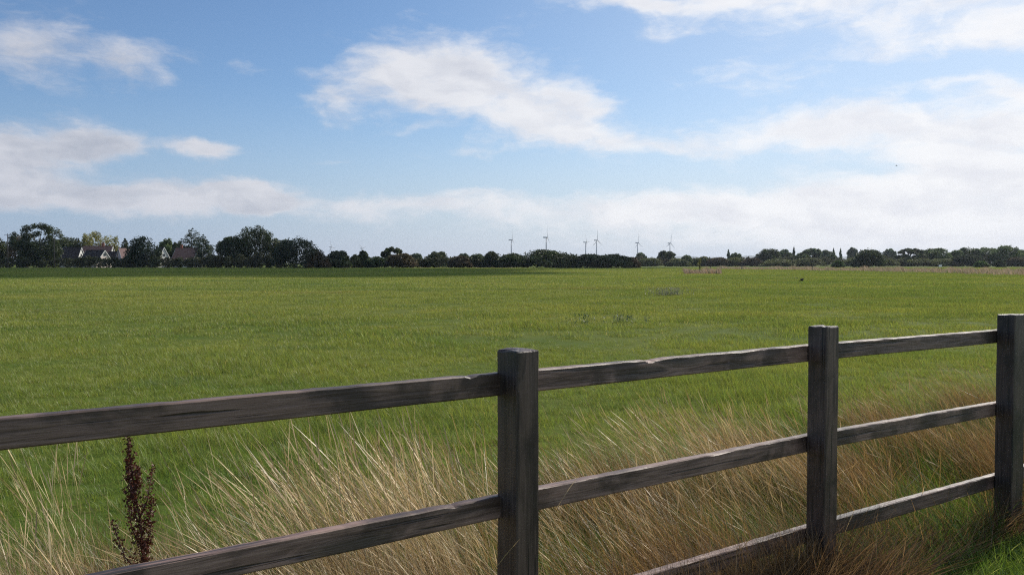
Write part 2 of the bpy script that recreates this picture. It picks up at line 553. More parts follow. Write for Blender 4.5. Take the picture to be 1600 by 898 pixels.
# living grass: tint attribute times the field pattern
def grass_mat(name, ca, cb, trans=0.45, gloss=0.05):
    m, n, out = new_mat(name)
    a = n.node('ShaderNodeAttribute', attribute_name='tint')
    pos = n.node('ShaderNodeNewGeometry').outputs['Position']
    rnd = n.node('ShaderNodeObjectInfo').outputs['Random']
    f = n.m('ADD', n.m('MULTIPLY', field_tint(n, pos), 0.75), n.m('MULTIPLY', rnd, 0.25))
    c = n.mix(f, ca, cb)
    flat = n.vm('MULTIPLY', pos, (0.35, 1.0, 0.0))
    c = n.mix(n.ss(n.noise(flat, 0.9, 5, 0.65, 0.8), 0.54, 0.70, 0.0, 0.6), c, (0.078, 0.145, 0.040))      # lusher, bluer tussocks
    c = n.mix(n.ss(n.noise(n.vm('MULTIPLY', pos, (0.3, 1.0, 0.0)), 0.16, 5, 0.65, 0.5), 0.56, 0.72, 0.0, 0.5), c, (0.32, 0.24, 0.065))  # sun-dried patches
    c = n.mix(1.0, c, a.outputs['Color'], 'MULTIPLY')
    leaf_shader(n, out, c, trans, gloss * 0.45, 0.42)
    return m
pasture_mat = grass_mat("pasture_grass", GREEN_A, GREEN_B)

def patch(seed, n, rad, hmin, hmax, wid, dry):
    rng = np.random.default_rng(seed)
    r = rad * np.sqrt(rng.random(n)); a = rng.uniform(0, 2 * math.pi, n)
    base = np.stack([r * np.cos(a), r * np.sin(a), np.zeros(n) - 0.005], 1)
    h = rng.uniform(hmin, hmax, n) * (1 - .35 * (r / rad) ** 2)
    w = wid * rng.uniform(.6, 1.3, n)
    v = rng.uniform(.42, 1.55, n)
    col = np.stack([v * rng.uniform(.85, 1.2, n), v, v * rng.uniform(.8, 1.2, n)], 1)
    d = rng.random(n) < dry
    col[d] = np.stack([v[d] * 2.0, v[d] * 1.35, v[d] * 2.6], 1)
    lean_az = np.where(rng.random(n) < .45, rng.normal(-1.4, .6, n), rng.uniform(0, 2 * math.pi, n))
    return mesh_np('grass_tuft', *blades(base, h, w, lean_az, rng.uniform(.05, .5, n), rng.uniform(.1, .9, n), 3, col, rng=rng))

def scatter(name, protos, pts, scl, rot, idx, mat):
    """ONE object: points carrying instances of the tuft meshes"""
    src = bpy.data.collections.new(name + "_tufts")
    for i, me in enumerate(protos):
        if not me.materials: me.materials.append(mat)
        src.objects.link(bpy.data.objects.new("tuft_%02d" % i, me))
    me = bpy.data.meshes.new(name)
    me.vertices.add(len(pts)); me.vertices.foreach_set('co', np.asarray(pts, dtype=np.float32).ravel())
    for nm, typ, dat, key in (('scl', 'FLOAT_VECTOR', scl, 'vector'), ('rot', 'FLOAT_VECTOR', rot, 'vector'), ('pick', 'INT', idx, 'value')):
        a = me.attributes.new(nm, typ, 'POINT')
        a.data.foreach_set(key, np.asarray(dat, dtype=np.int32 if typ == 'INT' else np.float32).ravel())
    me.materials.append(mat)
    o = link(name, me)
    ng = bpy.data.node_groups.new(name + "_nodes", 'GeometryNodeTree')
    ng.interface.new_socket('Geometry', in_out='INPUT', socket_type='NodeSocketGeometry')
    ng.interface.new_socket('Geometry', in_out='OUTPUT', socket_type='NodeSocketGeometry')
    gi = ng.nodes.new('NodeGroupInput'); go = ng.nodes.new('NodeGroupOutput')
    iop = ng.nodes.new('GeometryNodeInstanceOnPoints')
    ci = ng.nodes.new('GeometryNodeCollectionInfo')
    ci.inputs['Collection'].default_value = src
    ci.inputs['Separate Children'].default_value = True
    ci.inputs['Reset Children'].default_value = True
    iop.inputs['Pick Instance'].default_value = True
    def named(nm, typ):
        a = ng.nodes.new('GeometryNodeInputNamedAttribute'); a.data_type = typ; a.inputs['Name'].default_value = nm
        return a.outputs['Attribute']
    e2r = ng.nodes.new('FunctionNodeEulerToRotation')
    L = ng.links.new
    L(gi.outputs[0], iop.inputs['Points']); L(ci.outputs[0], iop.inputs['Instance'])
    L(named('pick', 'INT'), iop.inputs['Instance Index'])
    L(named('rot', 'FLOAT_VECTOR'), e2r.inputs[0]); L(e2r.outputs[0], iop.inputs['Rotation'])
    L(named('scl', 'FLOAT_VECTOR'), iop.inputs['Scale'])
    L(iop.outputs[0], go.inputs[0])
    md = o.modifiers.new('tufts', 'NODES'); md.node_group = ng
    return o

def build_pasture():
    rng = np.random.default_rng(5)
    protos = []; P = []; SC = []; RO = []; IX = []
    # y from, y to, tufts per m2, tuft radius, blades, blade width, min h, max h
    LOD = [(1.5, 17, 62, .13, 46, .0040, .05, .13), (11, 58, 9, .38, 130, .0085, .05, .13), (36, 160, 1.7, 1.05, 220, .020, .055, .14), (95, 300, .34, 2.7, 280, .050, .06, .15)]
    for li, (y0, y1, dens, rad, nb, wd, h0, h1) in enumerate(LOD):
        nv = 6
        i0 = len(protos)
        for k in range(nv):
            protos.append(patch(40 + li * 10 + k, nb, rad, h0, h1, wd, .03))
        half = .80
        area = half * (y1 ** 2 - y0 ** 2) + 3 * (y1 - y0)
        n = int(area * dens)
        y = np.sqrt(rng.uniform(y0 ** 2, y1 ** 2, n))
        x = rng.uniform(-1, 1, n) * (half * y + 1.5)
        # cross-fade at both ends
        fade = np.clip((y - y0) / (.22 * y1 if li else .01), 0, 1) * np.clip((y1 - y) / (.22 * y1), 0, 1)
        u, w = fence_uw(x, y)
        keep = (rng.random(n) < fade) & (w > 0.2)
        lim = (y < 262) | (x > 40)
        keep &= lim
        x, y = x[keep], y[keep]; n = len(x)
        s = rng.uniform(.7, 1.35, n)
        # lusher and shorter patches
        s *= 1 + .5 * np.sin(x * .9 + 1.3 * np.sin(y * .43)) * np.sin(y * .7 + np.sin(x * .37))
        P.append(np.stack([x, y, np.zeros(n)], 1)); SC.append(np.stack([s ** .5, s ** .5, s], 1))
        RO.append(np.stack([np.zeros(n), np.zeros(n), rng.normal(0, .7, n)], 1)); IX.append(i0 + rng.integers(0, nv, n))
    o = scatter('pasture_grass', protos, np.concatenate(P), np.concatenate(SC), np.concatenate(RO), np.concatenate(IX), pasture_mat)
    tag(o, 'short green pasture grass covering the whole field behind the fence', 'grass', kind='stuff')
build_pasture()

def build_verge():
    """mown strip on the path side of the fence"""
    rng = np.random.default_rng(6)
    m = grass_mat("verge_grass", (0.105, 0.200, 0.020), (0.215, 0.285, 0.04), 0.5, 0.07)
    protos = [patch(140 + k, 55, .12, .05, .16, .0055, .09) for k in range(6)]
    n = 5200
    u = rng.uniform(-2.0, 7.0, n); w = -rng.uniform(-.12, 2.2, n) ** 1.0
    x, y = fence_xy(u, w)
    keep = (y > .8) & (np.hypot(x, y) > .9)
    x, y, w = x[keep], y[keep], w[keep]; n = len(x)
    s = rng.uniform(.6, 1.25, n)
    o = scatter('verge_grass', protos, np.stack([x, y, np.zeros(n)], 1), np.stack([s ** .5, s ** .5, s], 1),
                np.stack([np.zeros(n), np.zeros(n), rng.uniform(0, 6.28, n)], 1), rng.integers(0, 6, n), m)
    tag(o, 'bright green short grass on the near side of the fence', 'grass', kind='stuff')
build_verge()

def vnoise(u, w, seed, sc_):
    r = np.random.default_rng(seed)
    out = np.zeros_like(u)
    for k in range(6):
        a = r.uniform(0, 6.28); f = sc_ * r.uniform(.6, 1.9)
        out += np.sin((u * math.cos(a) + w * math.sin(a)) * f + r.uniform(0, 6.28))
    return out / 6 ** .5

straw_m, _n, _o = new_mat("dry_straw")
_a = _n.node('ShaderNodeAttribute', attribute_name='tint')
leaf_shader(_n, _o, _a.outputs['Color'], 0.34, 0.04, 0.42)

def build_dry_grass():
    rng = np.random.default_rng(77)
    parts = []
    def cols(n, lo, hi, var=.2):
        f = rng.random(n)[:, None]
        c = np.array(lo)[None] * (1 - f) + np.array(hi)[None] * f
        return c * rng.uniform(1 - var, 1 + var, n)[:, None]
    LA = -1.35                       # the wind leans everything toward the left
    def zone(n, wmin, wmax, dens, umin=-3.4, umax=9.5, wpow=1.0):
        u = rng.uniform(umin, umax, n); w = wmin + (wmax - wmin) * rng.random(n) ** wpow
        k = rng.random(n) < dens(u, w)
        u, w = u[k], w[k]
        x, y = fence_xy(u, w)
        return u, w, np.stack([x, y, np.zeros(len(x)) - .01], 1)
    sm = lambda x, a, b: np.clip((x - a) / (b - a), 0, 1) ** 2 * (3 - 2 * np.clip((x - a) / (b - a), 0, 1))
    edge = lambda u, w: 1 - sm(w + .35 * vnoise(u, w, 3, 2.2), 1.5, 2.6)
    dryness = lambda u: .60 + .35 * sm(u, -.75, -.15) - .12 * sm(u, .2, 1.0) - .12 * sm(u, 2.2, 3.6)
    # 1 brown thatch, fine and knee high
    u, w, b = zone(85000, .05, 2.7, lambda u, w: edge(u, w) * np.clip(dryness(u) * (.5 + .75 * vnoise(u, w, 8, 4)), .06, 1), -2.8, 7.5)
    n = len(u); h = rng.uniform(.14, .60, n) * (1 - .25 * sm(w, 1.4, 2.6)) * (.75 + .25 * sm(u, -.8, -.2))
    gold = (1 + .38 * sm(u, .1, .9))[:, None]
    parts.append(blades(b, h, rng.uniform(.0024, .0058, n), rng.normal(LA, .9, n), rng.uniform(.05, .8, n), rng.uniform(0, 1.0, n), 4, cols(n, (.065, .033, .011), (.36, .215, .076), .45) * gold, rng=rng))
    # 2 green blades among it
    u, w, b = zone(70000, -.05, 2.6, lambda u, w: (1 - sm(w, 1.8, 2.6)) * np.clip(.6 + .5 * vnoise(u, w, 15, 3) - .15 * sm(u, -.7, -.2) * (1 - sm(u, 1.8, 2.8)), .08, 1))
    n = len(u); h = rng.uniform(.12, .40, n)
    parts.append(blades(b, h, rng.uniform(.003, .0062, n), rng.normal(LA, 1.0, n), rng.uniform(.05, .6, n), rng.uniform(.1, 1.1, n), 4, cols(n, (.045, .105, .012), (.15, .22, .03), .4), rng=rng))
    # 3 long straw stems with seed heads
    def stems(n0, ur, wr, hr, lean, hd, c0, c1, dens=None, wid=(.0011, .0023), wpow=1.0):
        u, w, b = zone(n0, wr[0], wr[1], dens or (lambda u, w: np.clip(.5 + .6 * vnoise(u, w, 21, 3.6), .03, 1)), ur[0], ur[1], wpow)
        n = len(u); h = hr[0] + (hr[1] - hr[0]) * rng.random(n) ** 1.3
        parts.append(blades(b, h, rng.uniform(wid[0], wid[1], n), rng.normal(LA, np.where(rng.random(n) < .12, 1.3, .42), n), (rng.normal(lean, .2, n) + (rng.random(n) < .06) * .8).clip(.02), rng.uniform(.0, .6, n) + (rng.random(n) < .1) * .9, 9, cols(n, c0, c1, .3), head=hd, rng=rng))
    pale0, pale1 = (.34, .22, .085), (.72, .55, .30)
    stems(1100, (-.62, .35), (.25, 1.45), (.50, .98), .12, (.80, 1.5), pale0, pale1)
    stems(650, (-.35, .35), (.25, 1.1), (.78, 1.06), .18, (.76, 2.2), pale0, pale1)
    stems(1000, (-1.55, -1.02), (.3, 2.3), (.35, .95), .14, (.80, 2.0), pale0, pale1)
    stems(260, (-1.3, -.6), (.2, 1.6), (.35, .80), .18, (.8, 1.0), pale0, pale1)
    stems(3600, (.3, 3.2), (.2, 1.9), (.40, .80), .36, (.78, 2.0), (.34, .205, .07), (.72, .53, .27))
    stems(3200, (2.2, 8.0), (.2, 2.2), (.35, .70), .38, (.78, 1.9), (.26, .155, .06), (.56, .40, .20))
    stems(420, (-2.4, 4.5), (1.4, 3.0), (.40, .85), .30, (.78, 1.2), pale0, pale1, lambda u, w: .5 * (1 - sm(w, 1.4, 3.0)))
    # low tangled straw in the near left corner
    u, w, b = zone(12000, .7, 2.45, lambda u, w: np.clip((1 - sm(w, 1.7, 2.45)) * (.7 + .5 * vnoise(u, w, 33, 4)), .03, 1), -1.7, -.45)
    n = len(u); h = rng.uniform(.14, .50, n)
    parts.append(blades(b, h, rng.uniform(.0022, .0042, n), rng.normal(LA, 1.1, n), rng.uniform(.05, 1.0, n), rng.uniform(0, 1.2, n), 5, cols(n, (.085, .046, .015), (.42, .26, .10), .45), rng=rng))
    # 4 brown fringe that has grown up round the fence foot, both sides
    def fringe(n0, ur, wr, hr):
        u, w, b = zone(n0, wr[0], wr[1], lambda u, w: np.ones_like(u), ur[0], ur[1])
        n = len(u)
        parts.append(blades(b, rng.uniform(hr[0], hr[1], n), rng.uniform(.003, .0075, n), rng.normal(2.4, .9, n), rng.uniform(.0, .5, n), rng.uniform(.1, 1.1, n), 6, cols(n, (.07, .036, .014), (.30, .18, .08), .4), rng=rng))
    fringe(1500, (1.45, 2.12), (-.22, .2), (.25, .56))
    fringe(2500, (-.4, 1.6), (-.22, .15), (.20, .40))
    n = 4200
    u = rng.uniform(.30, 1.70, n); w = rng.uniform(-.09, .09, n); x, y = fence_xy(u, w)
    parts.append(blades(np.stack([x, y, np.zeros(n)], 1), rng.uniform(.26, .50, n), rng.uniform(.003, .007, n), rng.normal(LA, 1.2, n), rng.uniform(0, .3, n), rng.uniform(0, .6, n), 6, cols(n, (.10, .058, .026), (.28, .18, .085), .35), rng=rng))
    fringe(450, (2.2, 3.9), (-.10, .15), (.15, .34))
    fringe(380, (3.3, 3.75), (-.08, .2), (.15, .36))
    me = mesh_np('dry_grass', *merge(parts))
    tag(link('dry_grass', me, straw_m), 'tall straw coloured dry grass leaning left behind the fence', 'dry grass', kind='stuff')
build_dry_grass()

# ------------------------------------------------------------------ dock plant
def build_dock():
    rng = np.random.default_rng(12)
    root = empty('dock_plant', tuple(fence_xy(-1.57, 1.05)) + (0,))
    p = at(213, 860, 3.0)
    root.location = (p.x + .02, 3.0, 0)
    tag(root, 'dark reddish brown seeding dock plant standing in the grass behind the fence', 'plant')
    st = MB()
    H = .945
    main = [(0.0, 0, 0), (.012, 0, .3), (.0, .0, .6), (-.03, 0, .8), (-.045, 0, H)]
    st.tube(main, [.006, .0055, .004, .003, .0015], 6)
    def mp(z):
        for a, b in zip(main[:-1], main[1:]):
            if z <= b[2]:
                f = (z - a[2]) / (b[2] - a[2]); return Vector(a).lerp(Vector(b), f)
        return Vector(main[-1])
    seeds = []
    br = [(.42, -1, .22, .22), (.50, 1, .05, .12), (.52, -1, .14, .22), (.58, 1, .09, .14), (.60, -1, .10, .16), (.64, 1, .10, .20), (.70, -1, .085, .10), (.74, 1, .05, .10), (.44, 1, .03, .12), (.78, -1, .06, .08)]
    for z, sd, dx_, dz_ in br:
        a = mp(z); dyy = rng.uniform(-.08, .08)
        dx_ *= .5; dyy *= .5
        pts = [a, a + Vector((sd * dx_ * .6, dyy * .5, dz_ * .35)), a + Vector((sd * dx_, dyy, dz_))]
        st.tube(pts, [.003, .0022, .001], 5)
        for t in np.linspace(.15, 1, 34):
            q = pts[0].lerp(pts[1], t * 2) if t < .5 else pts[1].lerp(pts[2], t * 2 - 1)
            for k in range(6):
                seeds.append(q + Vector(rng.normal(0, .011 * (1.15 - .6 * t), 3)))
    for z in np.linspace(.46, H, 100):
        for k in range(9):
            seeds.append(mp(z) + Vector(rng.normal(0, .0135 * (1.25 - z) / .6, 3)))
    sm_ = simple_mat("dock_stem", (.075, .028, .02), .7, .3, 20)
    link('stem', st.mesh('stem', True), sm_, root)
    N = len(seeds); c = np.array([tuple(s) for s in seeds])
    a = rng.normal(size=(N, 3)); a /= np.linalg.norm(a, axis=1)[:, None]
    b = np.cross(a, rng.normal(size=(N, 3))); b /= np.linalg.norm(b, axis=1)[:, None]
    s = rng.uniform(.003, .0065, N)[:, None]
    V = np.stack([c - a * s, c - b * s * .8, c + a * s, c + b * s * .8], 1).reshape(-1, 3)
    Q = np.arange(N * 4).reshape(-1, 4)
    f = rng.uniform(.5, 1.4, N)[:, None]
    col = np.repeat(np.array([[.095, .026, .012]]) * f, 4, 0)
    link('seed_heads', mesh_np('seed_heads', V, Q, col), foliage_mat((1, 1, 1), .2), root)
build_dock()

# ------------------------------------------------------------------ weeds in the field
def build_weeds():
    rng = np.random.default_rng(31)
    def clump(px, py, wid, dep, n, hr, label, c0, c1):
        d = EYE * F / (py - HZ)
        cx = (px - 800) / F * d
        b = np.stack([cx + rng.normal(0, wid / 2.4, n), d + rng.normal(0, dep / 2.4, n), np.zeros(n)], 1)
        f = rng.random(n)[:, None]
        col = np.array(c0)[None] * (1 - f) + np.array(c1)[None] * f
        pr = [blades(b, rng.uniform(hr[0], hr[1], n), np.full(n, hr[1] * .03) + .004, rng.uniform(0, 6.28, n), rng.uniform(0, .6, n), rng.uniform(0, .5, n), 3, col, rng=rng)]
        # side leaves
        m = n * 5
        bb = b[rng.integers(0, n, m)].copy(); bb[:, 2] = rng.uniform(.03, hr[1] * .8, m)
        f = rng.random(m)[:, None]
        pr.append(blades(bb, rng.uniform(.04, .11, m), np.full(m, .018 if py > 600 else .035), rng.uniform(0, 6.28, m), rng.uniform(.5, 2.0, m), rng.uniform(0, .6, m), 2, np.array(c0)[None] * (1 - f) + np.array(c1)[None] * f, rng=rng))
        v, q, c = merge(pr)
        v = v - np.array([cx, d, 0])
        o = link('weed_clump', mesh_np('weed_clump', v, q, c), straw_m, None, (cx, d, 0))
        tag(o, label, 'weeds', 'weed clumps out in the field', 'stuff')
    g0, g1 = (.05, .085, .035), (.16, .17, .09)
    clump(1046, 462, 1.35, .9, 120, (.2, .48), 'widest grey green weed clump in the field right of centre', (.10, .12, .07), (.30, .29, .20))
    clump(912, 508, .35, .3, 14, (.16, .34), 'small thistle clump out in the grass above the middle fence post', (.05, .10, .04), (.12, .16, .06))
    clump(970, 505, .8, .4, 22, (.10, .26), 'thin pale weed patch between the small thistles and the wide weed clump', (.08, .12, .05), (.2, .22, .12))
    clump(1245, 436.5, .7, .7, 14, (.1, .22), 'low dark weed tuft beside the black bird', g0, g1)

build_weeds()

# ------------------------------------------------------------------ trees
def leaf_cloud(rng, lobes, n, size, shell=.45, tint=(.65, 1.3), warm=0.0):
    L = np.array(lobes, dtype=float)
    wgt = (L[:, 3] * L[:, 4] + L[:, 3] * L[:, 5] + L[:, 4] * L[:, 5]); wgt /= wgt.sum()
    k = rng.choice(len(L), n, p=wgt)
    d = rng.normal(size=(n, 3)); d /= np.linalg.norm(d, axis=1)[:, None]
    r = 1 - shell * rng.random(n) ** 1.6 + rng.normal(0, .07, n) + (rng.random(n) < .05) * rng.uniform(.03, .22, n)
    c = L[k, :3] + d * L[k, 3:6] * r[:, None]
    c[:, 2] = np.maximum(c[:, 2], .05)
    a = rng.normal(size=(n, 3)) + d * .0; a /= np.linalg.norm(a, axis=1)[:, None]
    b = np.cross(a, rng.normal(size=(n, 3))); b /= np.linalg.norm(b, axis=1)[:, None]
    s = size * rng.uniform(.55, 1.3, n)[:, None] * .5
    V = np.stack([c - a * s, c - b * s * .7, c + a * s, c + b * s * .7], 1).reshape(-1, 3)
    lt = rng.uniform(tint[0], tint[1], len(L))[k] * rng.uniform(.75, 1.25, n)
    wm = 1 + warm * rng.random(len(L))[k]
    col = np.stack([lt * wm, lt, lt * .9], 1)
    return V, np.arange(n * 4).reshape(-1, 4), np.repeat(col, 4, 0)

def dome_lobes(rng, Wd, H, n, base=0.0, flat=1.0):
    out = [(0, 0, base + (H - base) * .45, Wd * .34, Wd * .34, (H - base) * .42)]
    for i in range(n):
        a = rng.uniform(0, 6.283); e = math.asin(rng.uniform(-.25, 1) if base else rng.uniform(0, 1))
        rl = rng.uniform(.10, .30)
        rx = (Wd / 2) * (1 - rl * 1.1); rz = (H - base) * (1 - rl * .75)
        z = base + (H - base) * (.12 if not base else .4) + max(-.35, math.sin(e)) * rz * (.75 if not base else .5)
        out.append((math.cos(a) * math.cos(e) * rx, math.sin(a) * math.cos(e) * rx * flat, min(z, H - rl * (H - base) * .55), rl * Wd * .62, rl * Wd * .62, rl * (H - base) * .72))
    return out
def oak_lobes(rng, Wd, H, base, n, gap=1.0):
    out = []
    zc = base + (H - base) * .5
    for i in range(n):
        a = rng.uniform(0, 6.283); sz = rng.uniform(-.75, 1); ch = math.sqrt(max(0, 1 - sz * sz))
        rl = rng.uniform(.13, .24) * gap
        R_ = rng.uniform(.7, 1.0)
        out.append((math.cos(a) * ch * (Wd / 2) * (1 - rl) * R_, math.sin(a) * ch * (Wd / 2) * (1 - rl) * R_, zc + sz * (H - base) * .5 * (1 - rl * 1.2), rl * Wd * .6, rl * Wd * .6, rl * (H - base) * .75))
    if gap >= 1.0:
        out.append((0, 0, zc, Wd * .36, Wd * .36, (H - base) * .40)); out.append((0, 0, base + (H - base) * .3, Wd * .36, Wd * .36, (H - base) * .32))
    return out
def trunk_mesh(rng, H, lobes, rad, lean=0.0):
    mb = MB()
    top = H * .72
    mb.tube([(0, 0, -.1), (rad * .2, 0, H * .15), (lean * .5, rng.normal(0, .1), H * .4), (lean, rng.normal(0, .15), top)], [rad * 1.25, rad, rad * .75, rad * .2], 8)
    order = sorted(range(len(lobes)), key=lambda i: -lobes[i][3])[:12]
    for i in order:
        lx, ly, lz = lobes[i][:3]
        z0 = min(lz * .55, H * .5)
        a = Vector((lean * z0 / top, 0, max(z0, .3))); e = Vector((lx, ly, max(lz, .6)))
        mid = a.lerp(e, .5) + Vector((0, 0, .06 * H))
        mb.tube([a, mid, e], [rad * .42, rad * .27, rad * .09], 6)
    return mb.mesh('trunk', True)

def pine_sprays(rng, H, Wd, kind):
    """conifers: sprays of needles along branches; returns lobes"""
    out = []
    if kind == 'cypress':
        for i in range(26):
            z = H * (.04 + .94 * i / 25); f = z / H
            r = Wd / 2 * (math.sin(min(1, f * 1.6 + .25) * math.pi / 2) * (1 - f ** 2.4) + .06)
            a = rng.uniform(0, 6.28)
            out.append((math.cos(a) * r * .35, math.sin(a) * r * .35, z, r * .75, r * .75, H * .06))
    else:
        nl = 15
        for i in range(nl):
            f = i / (nl - 1)
            z = H * (.12 + .86 * f)
            r = Wd / 2 * (1 - f) ** .7 * rng.uniform(.75, 1.15) + .25
            for k in range(7 if f < .8 else 4):
                a = rng.uniform(0, 6.28)
                for t in (.35, .65, .92):
                    out.append((math.cos(a) * r * t, math.sin(a) * r * t, z + r * .12 * t + rng.normal(0, .15), r * .22 + .18, r * .22 + .18, .30 + .06 * r))
    return out

GROUP_OF = {'tree': 'trees along the far edge of the field', 'bush': 'bushes along the far edge of the field', 'conifer': 'conifers along the skyline'}
def tree(kind, px, wpx, top, d, label, col, name='tree', base_y=None, seed=None, gap=1.0, trans=.3, warm=.0, leaf=None, dens=1.0, lobes2=None):
    seed = seed if seed is not None else int(abs(px) * 7 + wpx)
    rng = np.random.default_rng(seed)
    x = (px - 800) / F * d
    H = EYE + (HZ - top) * d / F
    Wd = wpx * d / F
    leaf = leaf or (.46 if d < 350 else .46 * d / 330)
    if kind == 'dome':
        lb = dome_lobes(rng, Wd, H, 26, 0.0, .8); nl = 7500
    elif kind == 'oak':
        lb = oak_lobes(rng, Wd, H, H * .08, 34, gap); nl = 8000
    elif kind == 'open':
        lb = oak_lobes(rng, Wd, H, H * .15, 60, .66); nl = 5600
    elif kind == 'willow':
        lb = oak_lobes(rng, Wd * .62, H, H * .2, 18, 1.0)
        lb = [(l[0] - Wd * .18, *l[1:]) for l in lb] + [(l[0] + Wd * .22, l[1], l[2] * .93, *l[3:]) for l in oak_lobes(rng, Wd * .55, H, H * .2, 14, 1.0)]; nl = 7500
    else:
        lb = pine_sprays(rng, H, Wd, kind); nl = 6500 if kind == 'cedar' else 2200
        if kind == 'cedar': leaf = .40
    if lobes2: lb += lobes2
    area = sum(l[3] * l[5] for l in lb)
    root = empty(name, (x, d, 0))
    cat = 'bush' if 'bush' in name else 'tree'
    grp = GROUP_OF['bush' if cat == 'bush' else 'conifer' if kind in ('cedar', 'cypress') else 'tree']
    tag(root, label, cat, grp)
    v, q, c = leaf_cloud(rng, lb, int(nl * dens), leaf, .5 if kind != 'open' else .8, warm=warm)
    if kind not in ('cypress',):
        xa, xb = np.percentile(v[:, 0], [1.5, 98.5]); zt = np.percentile(v[:, 2], 99.85)
        fx = Wd / (xb - xa); fz = H / zt
        v = np.stack([(v[:, 0] - (xa + xb) / 2) * fx, v[:, 1] * fx, v[:, 2] * fz], 1)
        lb = [((l[0] - (xa + xb) / 2) * fx, l[1] * fx, l[2] * fz, l[3] * fx, l[4] * fx, l[5] * fz) for l in lb]
    link('crown', mesh_np('crown', v, q, c), foliage_mat([x * 1.5 for x in col], trans), root)
    link('trunk', trunk_mesh(rng, H, lb, max(.08, H * .022) if kind != 'cypress' else .12), bark, root)
    return root

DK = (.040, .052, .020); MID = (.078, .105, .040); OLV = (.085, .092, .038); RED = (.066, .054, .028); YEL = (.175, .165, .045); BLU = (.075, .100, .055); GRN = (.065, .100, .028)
T = tree
# left group, behind the hedge and round the houses
T('oak', -6, 34, 366, 285, 'dark round tree cut by the left edge of the view', DK, 'oak_tree')
T('dome', 34, 38, 367, 282, 'reddish green bushy tree beside the leftmost utility pole', (.070, .066, .028), 'bushy_tree', warm=.5)
T('open', 62, 64, 349, 276, 'tallest open crowned tree at far left with sky showing through', (.045, .058, .024), 'ash_tree', dens=1.35)
T('oak', 66, 50, 376, 272, 'dark leafy tree under the tall open crowned one', DK, 'oak_tree')
T('oak', 105, 36, 371, 322, 'dark tree sloping down behind the leftmost dark roof', DK, 'oak_tree')
T('open', 121, 10, 372, 330, 'thin bare tree between the dark tree and the yellow green one', (.07, .075, .04), 'birch_tree', dens=.35)
T('willow', 157, 54, 362, 325, 'yellow green two-lobed tree rising behind the red roofed house', YEL, 'willow_tree')
T('cedar', 196, 20, 373, 310, 'small dark conifer peeping out left of the black round tree', DK, 'fir_tree')
T('dome', 223, 52, 370, 272, 'blackish round tree standing between the two groups of houses', (.024, .036, .015), 'holm_oak_tree', dens=1.2)
T('oak', 262, 22, 373, 320, 'small rounded tree behind the white gable and the red cottage', MID, 'oak_tree')
T('oak', 279, 18, 378, 318, 'low tree squeezed left of the layered conifer', DK, 'oak_tree')
T('cedar', 300, 42, 357, 312, 'tall layered conifer with flat shelves behind the red cottage', (.026, .040, .018), 'cedar_tree')
T('cedar', 319, 36, 367, 306, 'shorter layered conifer on the right shoulder of the tall one', (.026, .040, .018), 'cedar_tree')
T('oak', 366, 46, 370, 278, 'left lower half of the big dark oak pair', (.034, .048, .018), 'oak_tree', dens=1.2)
T('oak', 399, 56, 354, 280, 'biggest dark oak rising above the long hedge', (.040, .052, .019), 'oak_tree', dens=1.2)
T('oak', 437, 32, 373, 284, 'low oak between the biggest oak and the great dome bush', DK, 'oak_tree')
T('dome', 464, 70, 372, 258, 'great dark dome bush reaching to the grass right of the oaks', (.030, .038, .016), 'large_bush', dens=1.3)
T('dome', 496, 36, 393, 256, 'reddish brown bush on the right flank of the great dome bush', RED, 'large_bush', warm=.4)
# middle hedgerow
T('dome', 528, 36, 392, 262, 'neat dome bush below the left tiny far turbine', DK, 'round_bush')
T('dome', 555, 16, 398, 266, 'narrow bush between the neat dome and the pointed one', OLV, 'narrow_bush')
T('oak', 567, 15, 392, 268, 'small pointed tree below the right tiny far turbine', DK, 'holly_tree')
T('dome', 588, 34, 401, 262, 'low dark green bush left of the flat topped oak', (.038, .056, .020), 'round_bush')
T('open', 613, 31, 386, 282, 'flat topped oak with gaps in its crown above the red bush', (.045, .058, .022), 'oak_tree', dens=1.2)
T('dome', 629, 42, 396, 262, 'reddish dome bush in front of the flat topped oak', (.048, .043, .021), 'round_bush', warm=.35)
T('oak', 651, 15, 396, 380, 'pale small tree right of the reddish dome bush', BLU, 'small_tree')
T('oak', 684, 32, 393, 300, 'olive rounded tree midway between the red bushes', (.050, .060, .026), 'oak_tree')
T('dome', 666, 30, 404, 275, 'low bush at the foot of the olive rounded tree', DK, 'round_bush')
T('dome', 719, 34, 400, 262, 'second reddish dome bush further right', (.048, .043, .022), 'round_bush', warm=.35)
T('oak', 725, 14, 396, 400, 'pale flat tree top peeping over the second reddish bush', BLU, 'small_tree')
T('dome', 748, 28, 397, 275, 'green bush right of the second reddish bush', (.045, .060, .024), 'round_bush')
T('dome', 770, 28, 393, 264, 'ragged bush left of the leftmost big turbine', (.042, .050, .022), 'ragged_bush')
T('dome', 801, 54, 396, 262, 'bush that hides the foot of the leftmost big turbine', (.034, .046, .018), 'thicket_bush', dens=1.2)
T('dome', 854, 70, 390, 260, 'highest bush of the dark thicket under the second turbine', (.038, .052, .018), 'thicket_bush', dens=1.3)
T('dome', 888, 54, 397, 261, 'sloping bush right of the highest one in the dark thicket', (.034, .046, .018), 'thicket_bush', dens=1.2)
T('dome', 918, 48, 397, 258, 'dark thicket bush at the foot of the close turbine pair', (.032, .044, .018), 'thicket_bush', dens=1.2)
T('dome', 953, 60, 397, 259, 'right end bush of the dark thicket, right of the turbine pair', (.038, .050, .020), 'thicket_bush', dens=1.2)
T('dome', 986, 26, 402, 268, 'reddish bush at the foot of the fifth turbine', (.060, .048, .026), 'round_bush', warm=.4)
